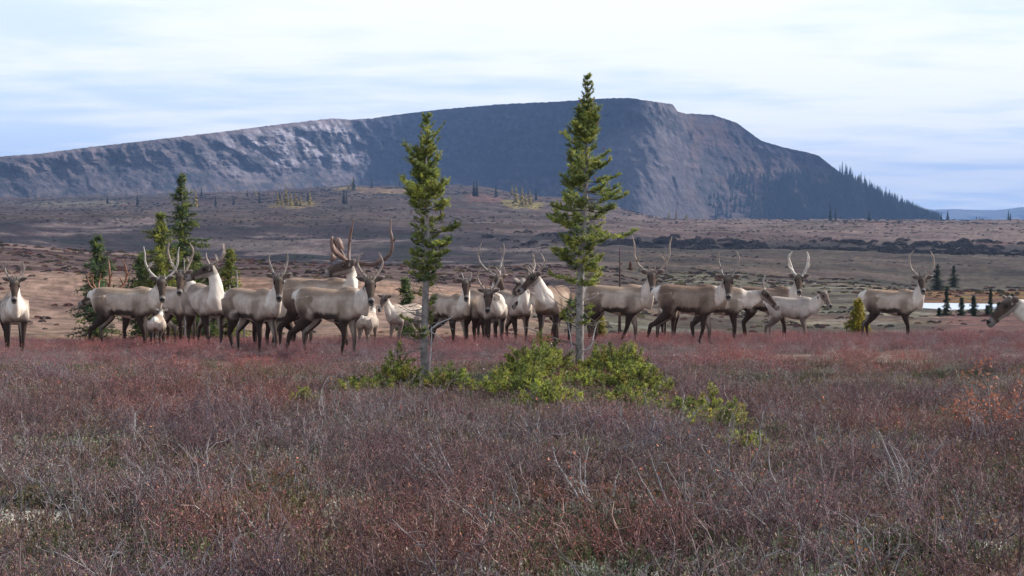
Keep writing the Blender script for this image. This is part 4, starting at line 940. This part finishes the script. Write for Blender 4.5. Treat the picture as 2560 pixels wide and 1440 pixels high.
# ------------------------------------------------------------------ heath vegetation (stuff nobody could count)
def birch_clump(seed, h=.36, w=.22, n=11, cols=((.24, .17, .175), (.30, .25, .26), (.18, .115, .13)), leaf=((.30, .12, .12), (.25, .12, .14), (.36, .19, .13)), nl=2, r=.0030):
    rg = np.random.default_rng(seed); g = Geo(); P0, P1, R0, R1, C = [], [], [], [], []; LP, LD, LC = [], [], []
    for i in range(n):
        p = np.array([rg.normal() * w * .35, rg.normal() * w * .35, -.03]); d = np.array([rg.normal() * .45, rg.normal() * .45, 1.0]); d /= np.linalg.norm(d)
        c = np.array(cols[rg.integers(len(cols))]) * rg.uniform(.8, 1.3); H_ = h * rg.uniform(.55, 1.15); m = 5; rr = r
        for j in range(m):
            q = p + d * H_ / m; P0.append(p); P1.append(q); R0.append(rr); R1.append(rr * .82); C.append(c); rr *= .82; p = q
            d = d + rg.normal(size=3) * .42; d[2] = abs(d[2]) * .9 + .12; d /= np.linalg.norm(d)
            if j >= 1:
                for _ in range(2):
                    e = d + rg.normal(size=3) * 1.0; e[2] += .25; e /= np.linalg.norm(e); L = H_ * rg.uniform(.12, .32); q1 = p + e * L * .5; e2 = e + rg.normal(size=3) * .4; e2 /= np.linalg.norm(e2); q2 = q1 + e2 * L * .5
                    P0 += [p, q1]; P1 += [q1, q2]; R0 += [rr * .6, rr * .5]; R1 += [rr * .5, rr * .35]; C += [c * 1.1, c * 1.1]
                    for _l in range(nl):
                        if rg.random() < .75: LP.append(q1 + (q2 - q1) * rg.random()); LD.append(e + rg.normal(size=3) * .8); LC.append(np.array(leaf[rg.integers(len(leaf))]) * rg.uniform(.6, 1.3))
    g.sticks(np.array(P0), np.array(P1), np.array(R0), np.array(R1), np.array(C))
    if LP: g.leaves(np.array(LP), np.array(LD), rg.uniform(.010, .018, len(LP)), np.array(LC), rg)
    return g
def heath_clump(seed, h=.11, w=.12, n=22, leaf=((.16, .16, .08), (.23, .20, .11), (.22, .14, .11), (.15, .13, .11))):
    rg = np.random.default_rng(seed); g = Geo(); P0, P1, C = [], [], []; LP, LD, LC = [], [], []
    for i in range(n):
        p = np.array([rg.normal() * w * .5, rg.normal() * w * .5, -.02]); d = np.array([rg.normal() * .22, rg.normal() * .22, 1.0]); d /= np.linalg.norm(d); H_ = h * rg.uniform(.6, 1.3)
        P0.append(p); P1.append(p + d * H_); C.append((.14, .10, .09)); lc = np.array(leaf[rg.integers(len(leaf))])
        for t in np.linspace(.3, 1, 8): 
            for _ in range(2): LP.append(p + d * H_ * t); e = d * 1.3 + rg.normal(size=3) * .55; LD.append(e); LC.append(lc * rg.uniform(.7, 1.4))
    g.sticks(np.array(P0), np.array(P1), .0018, .001, np.array(C)); g.leaves(np.array(LP), np.array(LD), rg.uniform(.014, .024, len(LP)), np.array(LC), rg, wid=.22)
    return g
def coll(name, geos, mat):
    c = bpy.data.collections.new(name)
    for i, g in enumerate(geos):
        o = g.build('%s_plant' % name, mat, link=False); c.objects.link(o)
    return c
def scatter(name, P, S, IDX, c, label, cat='ground cover', tilt=.15, seed=1):
    rg = np.random.default_rng(seed); n = len(P)
    me = bpy.data.meshes.new(name); me.vertices.add(n); me.vertices.foreach_set('co', np.asarray(P, np.float32).ravel())
    def at(nm, typ, arr, key):
        a = me.attributes.new(nm, typ, 'POINT'); a.data.foreach_set(key, np.asarray(arr).ravel())
    at('siz', 'FLOAT', np.asarray(S, np.float32), 'value'); at('pick', 'INT', np.asarray(IDX, np.int32), 'value')
    rot = np.stack([rg.normal(size=n) * tilt, rg.normal(size=n) * tilt, rg.uniform(0, 6.28, n)], 1).astype(np.float32); at('rot', 'FLOAT_VECTOR', rot, 'vector')
    o = bpy.data.objects.new(name, me); COL.objects.link(o)
    t = bpy.data.node_groups.new(name + '_nodes', 'GeometryNodeTree'); t.is_modifier = True
    t.interface.new_socket('Geometry', in_out='INPUT', socket_type='NodeSocketGeometry'); t.interface.new_socket('Geometry', in_out='OUTPUT', socket_type='NodeSocketGeometry')
    gi = t.nodes.new('NodeGroupInput'); go = t.nodes.new('NodeGroupOutput'); ip = t.nodes.new('GeometryNodeInstanceOnPoints'); ci = t.nodes.new('GeometryNodeCollectionInfo')
    ci.inputs['Collection'].default_value = c; ci.inputs['Separate Children'].default_value = True; ci.inputs['Reset Children'].default_value = True
    ip.inputs['Pick Instance'].default_value = True
    def na(nm, ty):
        a = t.nodes.new('GeometryNodeInputNamedAttribute'); a.data_type = ty; a.inputs['Name'].default_value = nm; return [s for s in a.outputs if s.enabled][0]
    t.links.new(gi.outputs[0], ip.inputs['Points']); t.links.new(ci.outputs[0], ip.inputs['Instance']); t.links.new(na('pick', 'INT'), ip.inputs['Instance Index'])
    t.links.new(na('rot', 'FLOAT_VECTOR'), ip.inputs['Rotation']); t.links.new(na('siz', 'FLOAT'), ip.inputs['Scale']); t.links.new(ip.outputs[0], go.inputs[0])
    m = o.modifiers.new('scatter', 'NODES'); m.node_group = t
    tagit(o, label, cat, kind='stuff'); return o
def strew(n, y0, y1, seed, pw=1.0, wide=1.55, mask=None):
    rg = np.random.default_rng(seed); Y = np.sqrt(rg.uniform(y0 ** 2, y1 ** 2, n)) if pw == 1 else (rg.uniform(y0 ** pw, y1 ** pw, n)) ** (1 / pw)
    X = rg.uniform(-1, 1, n) * (1280 * wide / F * Y + .8)
    if mask is not None: k = mask(X, Y) > rg.random(n); X, Y = X[k], Y[k]
    return np.stack([X, Y, H(X, Y)], 1), rg
lichen = LICH
BIRCH = coll('birch', [birch_clump(300 + i) for i in range(5)] + [birch_clump(310 + i, leaf=((.46, .14, .13), (.46, .21, .15), (.36, .11, .13)), nl=4) for i in range(2)] + [birch_clump(320 + i, cols=((.42, .39, .40), (.34, .31, .32)), nl=0, n=9) for i in range(2)], M_twig)
# tall band on the crest
P, g_ = strew(19500, 14, 47, 1, mask=lambda X, Y: .45 + .55 * sstep(14, 24, Y)); n = len(P)
P, g_ = P, g_
w = fbm(P[:, 0] / 2.5, P[:, 1] / 2.5, 3, 401); red = g_.random(n) < (.12 + sstep(-.2, .25, w) * .8) * sstep(19, 26, P[:, 1])
idx = np.where(red, 5 + g_.integers(2, size=n), g_.integers(5, size=n)); idx = np.where(g_.random(n) < .08, 7, idx)
nearmat = lambda P: np.max([np.exp(-(((P[:, 0] - a) / (b_ + .15)) ** 2 + ((P[:, 1] - y_) / (d_ + .3)) ** 2) ** 2) for a, y_, b_, d_ in MATS], 0)
frontmat = lambda P: np.max([np.exp(-(((P[:, 0] - a) / (b_ + .1)) ** 2 + ((P[:, 1] - y_ + .9) / (d_ + .6)) ** 2) ** 2) for a, y_, b_, d_ in MATS], 0)
siz = g_.uniform(.55, 1.0, n) * (1 - .30 * sstep(22, 26, P[:, 1])) * (1 - .65 * nearmat(P)) * (1 - .6 * frontmat(P)) * (.45 + .85 * sstep(-.35, .4, fbm(P[:, 0] / 1.3, P[:, 1] / 1.8, 3, 405)))
scatter('dwarf_birch_scrub', P, siz, idx, BIRCH, 'knee-high purple brown dwarf birch scrub covering the rise', seed=2)
# thinner scrub close to the camera
P, g_ = strew(6800, 5.5, 19, 3, mask=lambda X, Y: (.12 + .88 * sstep(-.22, .2, fbm(X / 1.2, Y / 1.5, 3, 411))) * (1 - .8 * lichen(X, Y))); n = len(P)
idx = np.where(g_.random(n) < .25, 7 + g_.integers(2, size=n), g_.integers(5, size=n)); idx = np.where(g_.random(n) < .03, 5, idx)
NEAR = coll('near_birch', [birch_clump(390 + i, h=.54, w=.55, n=8, cols=((.20, .13, .135), (.25, .19, .20), (.14, .09, .10)), nl=2, r=.0056) for i in range(4)] + [birch_clump(395 + i, h=.52, w=.65, n=6, cols=((.30, .275, .28), (.22, .19, .195)), nl=0, r=.0068) for i in range(3)], M_twig)
idx = np.where(g_.random(n) < .28, 4 + g_.integers(3, size=n), g_.integers(4, size=n))
fm = frontmat(P) + nearmat(P) + frontmat(P + np.array([0, .8, 0]))
scatter('dwarf_birch_twigs', P, g_.uniform(.35, .95, n) * (1 - .6 * np.clip(fm, 0, 1)), idx, NEAR, 'thin bare dwarf birch twigs in the foreground', seed=4)
HEATH = coll('heath', [heath_clump(330 + i) for i in range(3)] + [heath_clump(340 + i, leaf=((.24, .14, .115), (.22, .15, .125), (.28, .17, .12))) for i in range(2)] + [heath_clump(350 + i, leaf=((.32, .29, .25), (.38, .35, .30), (.22, .18, .17))) for i in range(2)], M_heath)
P, g_ = strew(38000, 5.5, 24, 5, pw=1.6, mask=lambda X, Y: (1 - .9 * lichen(X, Y)) * (.35 + .65 * sstep(-.3, .1, fbm(X / .9, Y / .9, 3, 451))) * (1 - .5 * sstep(16, 24, Y))); n = len(P)
w = fbm(P[:, 0] / 1.4, P[:, 1] / 1.4, 3, 421); w2 = fbm(P[:, 0] / .8, P[:, 1] / .8, 2, 425)
idx = np.where(w + .25 * g_.normal(size=n) > .18, 3 + g_.integers(2, size=n), np.where(w2 + .25 * g_.normal(size=n) > .12, 5 + g_.integers(2, size=n), g_.integers(3, size=n)))
scatter('heath_plants', P, g_.uniform(.6, 1.25, n), idx, HEATH, 'low olive, rust and grey heath plants on the ground', seed=6)
# bright red and white single leaves
rg = np.random.default_rng(12)
g = Geo(); n = 1500; P, _ = strew(n, 7, 40, 9); Pz = P + np.stack([rg.normal(size=len(P)) * .02, rg.normal(size=len(P)) * .02, rg.uniform(.05, .3, len(P))], 1)
cl_ = np.array([(.55, .06, .02), (.60, .16, .04), (.75, .70, .68), (.45, .05, .03)])[rg.choice(4, len(P), p=[.4, .25, .15, .2])]
keep = fbm(P[:, 0] / 1.2, P[:, 1] / 1.2, 3, 431) > -.05
g.leaves(Pz[keep], rg.normal(size=(keep.sum(), 3)), rg.uniform(.014, .028, keep.sum()), cl_[keep], rg)
tagit(g.build('fallen_leaves', M_heath), 'scattered bright red, orange and white leaves on the heath', 'leaves', kind='stuff')
# mid and far scrub
BUSH = coll('bush', [birch_clump(360 + i, h=1.0, w=.9, n=16, cols=((.07, .055, .06), (.09, .07, .07)), leaf=((.05, .04, .045), (.07, .05, .05), (.05, .055, .04)), nl=3, r=.02) for i in range(3)], M_twig)
for o in BUSH.objects: pass
def big_leaf_bush(seed, cols):
    rg = np.random.default_rng(seed); g = Geo(); n = 420; d = rand_dirs(n, rg); d[:, 2] = np.abs(d[:, 2]); r = rg.uniform(.4, 1.0, (n, 1)) ** .6; P = d * r * np.array([1.0, 1.0, .5])
    g.leaves(P, d + rg.normal(size=(n, 3)) * .6, rg.uniform(.08, .2, n), np.array(cols)[rg.integers(len(cols), size=n)] * rg.uniform(.6, 1.4, (n, 1)), rg); return g
DARKB = ((.05, .045, .055), (.065, .052, .062), (.055, .06, .045)); 
SCRUB = coll('scrub', [big_leaf_bush(370 + i, DARKB) for i in range(3)] + [big_leaf_bush(380, ((.17, .08, .07), (.12, .06, .06))), big_leaf_bush(381, ((.15, .13, .05), (.10, .09, .045)))], M_far)
P, g_ = strew(20000, 47, 240, 21, wide=1.3, mask=lambda X, Y: (sstep(.0, .3, fbm(X / 6, Y / 6, 4, 51, .6) * -1) * .8 + .04) * (1 - sstep(2200, 2290, 1280 + X / Y * F) * sstep(100, 135, Y) * (1 - sstep(165, 185, Y)))); n = len(P)
P = P[~((P[:, 1] > 135) & (P[:, 1] < 165) & (np.abs(P[:, 0] - 47) < 20))]; n = len(P); idx = np.where(g_.random(n) < .3, 3, np.where(g_.random(n) < .25, 4, g_.integers(3, size=n)))
scatter('valley_scrub', P, g_.uniform(.08, .26, n) * (P[:, 1] / 160 + .5), idx, SCRUB, 'low dark scrub dotted over the valley floor', seed=22)
P, g_ = strew(9000, 450, 650, 23, wide=1.3, mask=lambda X, Y: sstep(1150, 1600, 1280 + X / Y * F) * (.10 + .90 * sstep(-.1, .2, fbm(X / 18, Y / 30, 4, 69))) * (1 - sstep(555, 590, Y + 60 * fbm(X / 40, Y / 40, 3, 61))) * sstep(455, 530, Y)); n = len(P)
scatter('scarp_bushes', P, g_.uniform(.8, 2.6, n), g_.integers(3, size=n), SCRUB, 'dark bushes filling the scarp below the pale plateau', seed=24)
P, g_ = strew(45000, 240, 1500, 25, wide=1.3, mask=lambda X, Y: sstep(-.05, .35, fbm(X / 60, Y / 60, 4, 441)) * .8 + .05); n = len(P)
scatter('far_scrub', P, g_.uniform(.25, 1.1, n) * (P[:, 1] / 1100 + .12), np.where(g_.random(n) < .12, 3 + g_.integers(2, size=n), g_.integers(3, size=n)), SCRUB, 'scattered far bushes on the slopes below the mountain', seed=26)

# bare grey shrubs that stand out in the foreground
def bare_shrub(px, Y, h, lean, seed, label, red=False, n=5):
    n = int(n * 1.5)
    rg = np.random.default_rng(seed); g0 = ground_at(px, Y); g = Geo(); LP, LD = [], []
    for i in range(n):
        p = np.array([rg.normal() * .04, rg.normal() * .04, -.03]); d = np.array([lean + rg.normal() * .35, rg.normal() * .25, .75]); d /= np.linalg.norm(d); m = 9; pts = [p]; L = h * rg.uniform(.7, 1.1)
        for j in range(m):
            d = d + rg.normal(size=3) * .2 + np.array([0, 0, .10]); d /= np.linalg.norm(d); pts.append(pts[-1] + d * L / m)
            if j > 1:
                e = d + rg.normal(size=3) * .6; e /= np.linalg.norm(e); q = pts[-1]
                for k in range(4):
                    q2 = q + e * L * .07; g.sticks(q, q2, .0028 - .0005 * k, .0023 - .0005 * k, (.24, .215, .21)); q = q2; e = e + rg.normal(size=3) * .4; e[2] += .1; e /= np.linalg.norm(e)
                    if red or rg.random() < .08: 
                        for _ in range(3 if red else 1): LP.append(q + rg.normal(size=3) * .012); LD.append(rg.normal(size=3))
        c = np.array((.36, .335, .33)) * rg.uniform(.6, 1.25)
        g.tube(catmull(pts, 2), np.linspace(.0092, .0024, m * 2 + 1), c, 6)
    o_ = empty('birch_shrub', tuple(g0)); g.build('stems', M_bark, o_, smooth=False)
    if LP:
        l = Geo(); l.leaves(np.array(LP), np.array(LD), rg.uniform(.018, .03, len(LP)), (.50, .19, .11), rg); l.build('leaves', M_heath, o_)
    tagit(o_, label, 'birch shrub', 'bare birch shrubs standing out of the heath')
for a in [(2490, 13.5, .75, -.15, 1, 'birch shrub near the right edge topped with orange red leaves', True, 6), (1285, 8.6, .5, -.5, 2, 'bare shrub in the lower middle of the heath, stems fanning left', False, 6), (1990, 8.6, .6, -.5, 3, 'bare shrub right of the rightmost spruce mat, leaning left'), (2270, 9.3, .65, -.3, 4, 'tall bare shrub with long curved pale stems on the right', False, 4),
          (2450, 8.0, .45, -.7, 5, 'pale twisted bare shrub low at the right corner', False, 3), (2000, 7.7, .3, .9, 6, 'low sprawling pale shrub at the bottom right'), (1880, 10.5, .6, -.55, 7, 'bare shrub just below the rightmost little spruce mat'), (1500, 9.6, .5, -.2, 8, 'upright thin bare shrub in front of the spruce mats'),
          (1150, 10.5, .5, -.5, 9, 'leaning bare shrub below the left trunk'), (660, 8.6, .35, .2, 10, 'short curved bare shrub in the left foreground', False, 2), (730, 10.5, .35, .1, 11, 'small pale bare shrub left of centre', False, 2), (1040, 12.5, .5, -.3, 12, 'bare shrub just below the spruce mat left of the trunk', False, 3),
          (340, 13, .4, -.2, 13, 'faint bare shrub in the heath on the left', False, 3), (2190, 7.6, .4, -.4, 14, 'bare dark-stemmed shrub at the bottom between the right ones', False, 4), (820, 15, .6, 0, 15, 'thin upright bare shrub left of the spruce mats', False, 2), (640, 16, .45, .1, 16, 'pale bare stems below the caribou with the white tail', False, 3),
          (1330, 13.5, .45, .3, 17, 'bare shrub under the lowest hanging spruce mat', False, 4), (1640, 14.2, .5, .4, 18, 'bare shrub below the wide bright spruce mat, leaning right', False, 5), (2120, 12, .5, -.2, 19, 'bare shrub in the middle of the right-hand heath', False, 4), (1750, 9.0, .55, -.4, 20, 'bare shrub in the lower right middle, stems leaning left', False, 5)]: bare_shrub(*a)

# the rest of the forest on the mountain's right flank: too many to count
FT = bpy.data.collections.new('forest_kinds')
for i, me in enumerate(PR):
    FT.objects.link(bpy.data.objects.new('forest_conifer', me))
rg = np.random.default_rng(123); pts = []; hs = []
while len(pts) < 3600:
    u = rg.uniform(1760, 2345); v = rg.random() ** 1.1
    lim = np.interp(u, [1760, 1850, 1950, 2060, 2120, 2200, 2345], [.2, .5, .62, .74, .97, .99, .99]); dn = np.interp(u, [1760, 1880, 1980, 2100, 2345], [.05, .22, .75, 1, 1]) * sstep(-.35, .1, float(fbm(u / 40, v * 4, 3, 461)))
    if v > lim or rg.random() > dn: continue
    p = mount_pt(u, v); q = mount_pt(u + 6, v); pts.append(p + (q - p) * rg.random()); hs.append(rg.uniform(.9, 1.9))
scatter('flank_forest', np.array(pts), np.array(hs), rg.integers(5, size=len(pts)), FT, 'dense dark conifer forest covering the right flank of the mountain', 'forest', tilt=.02, seed=31)
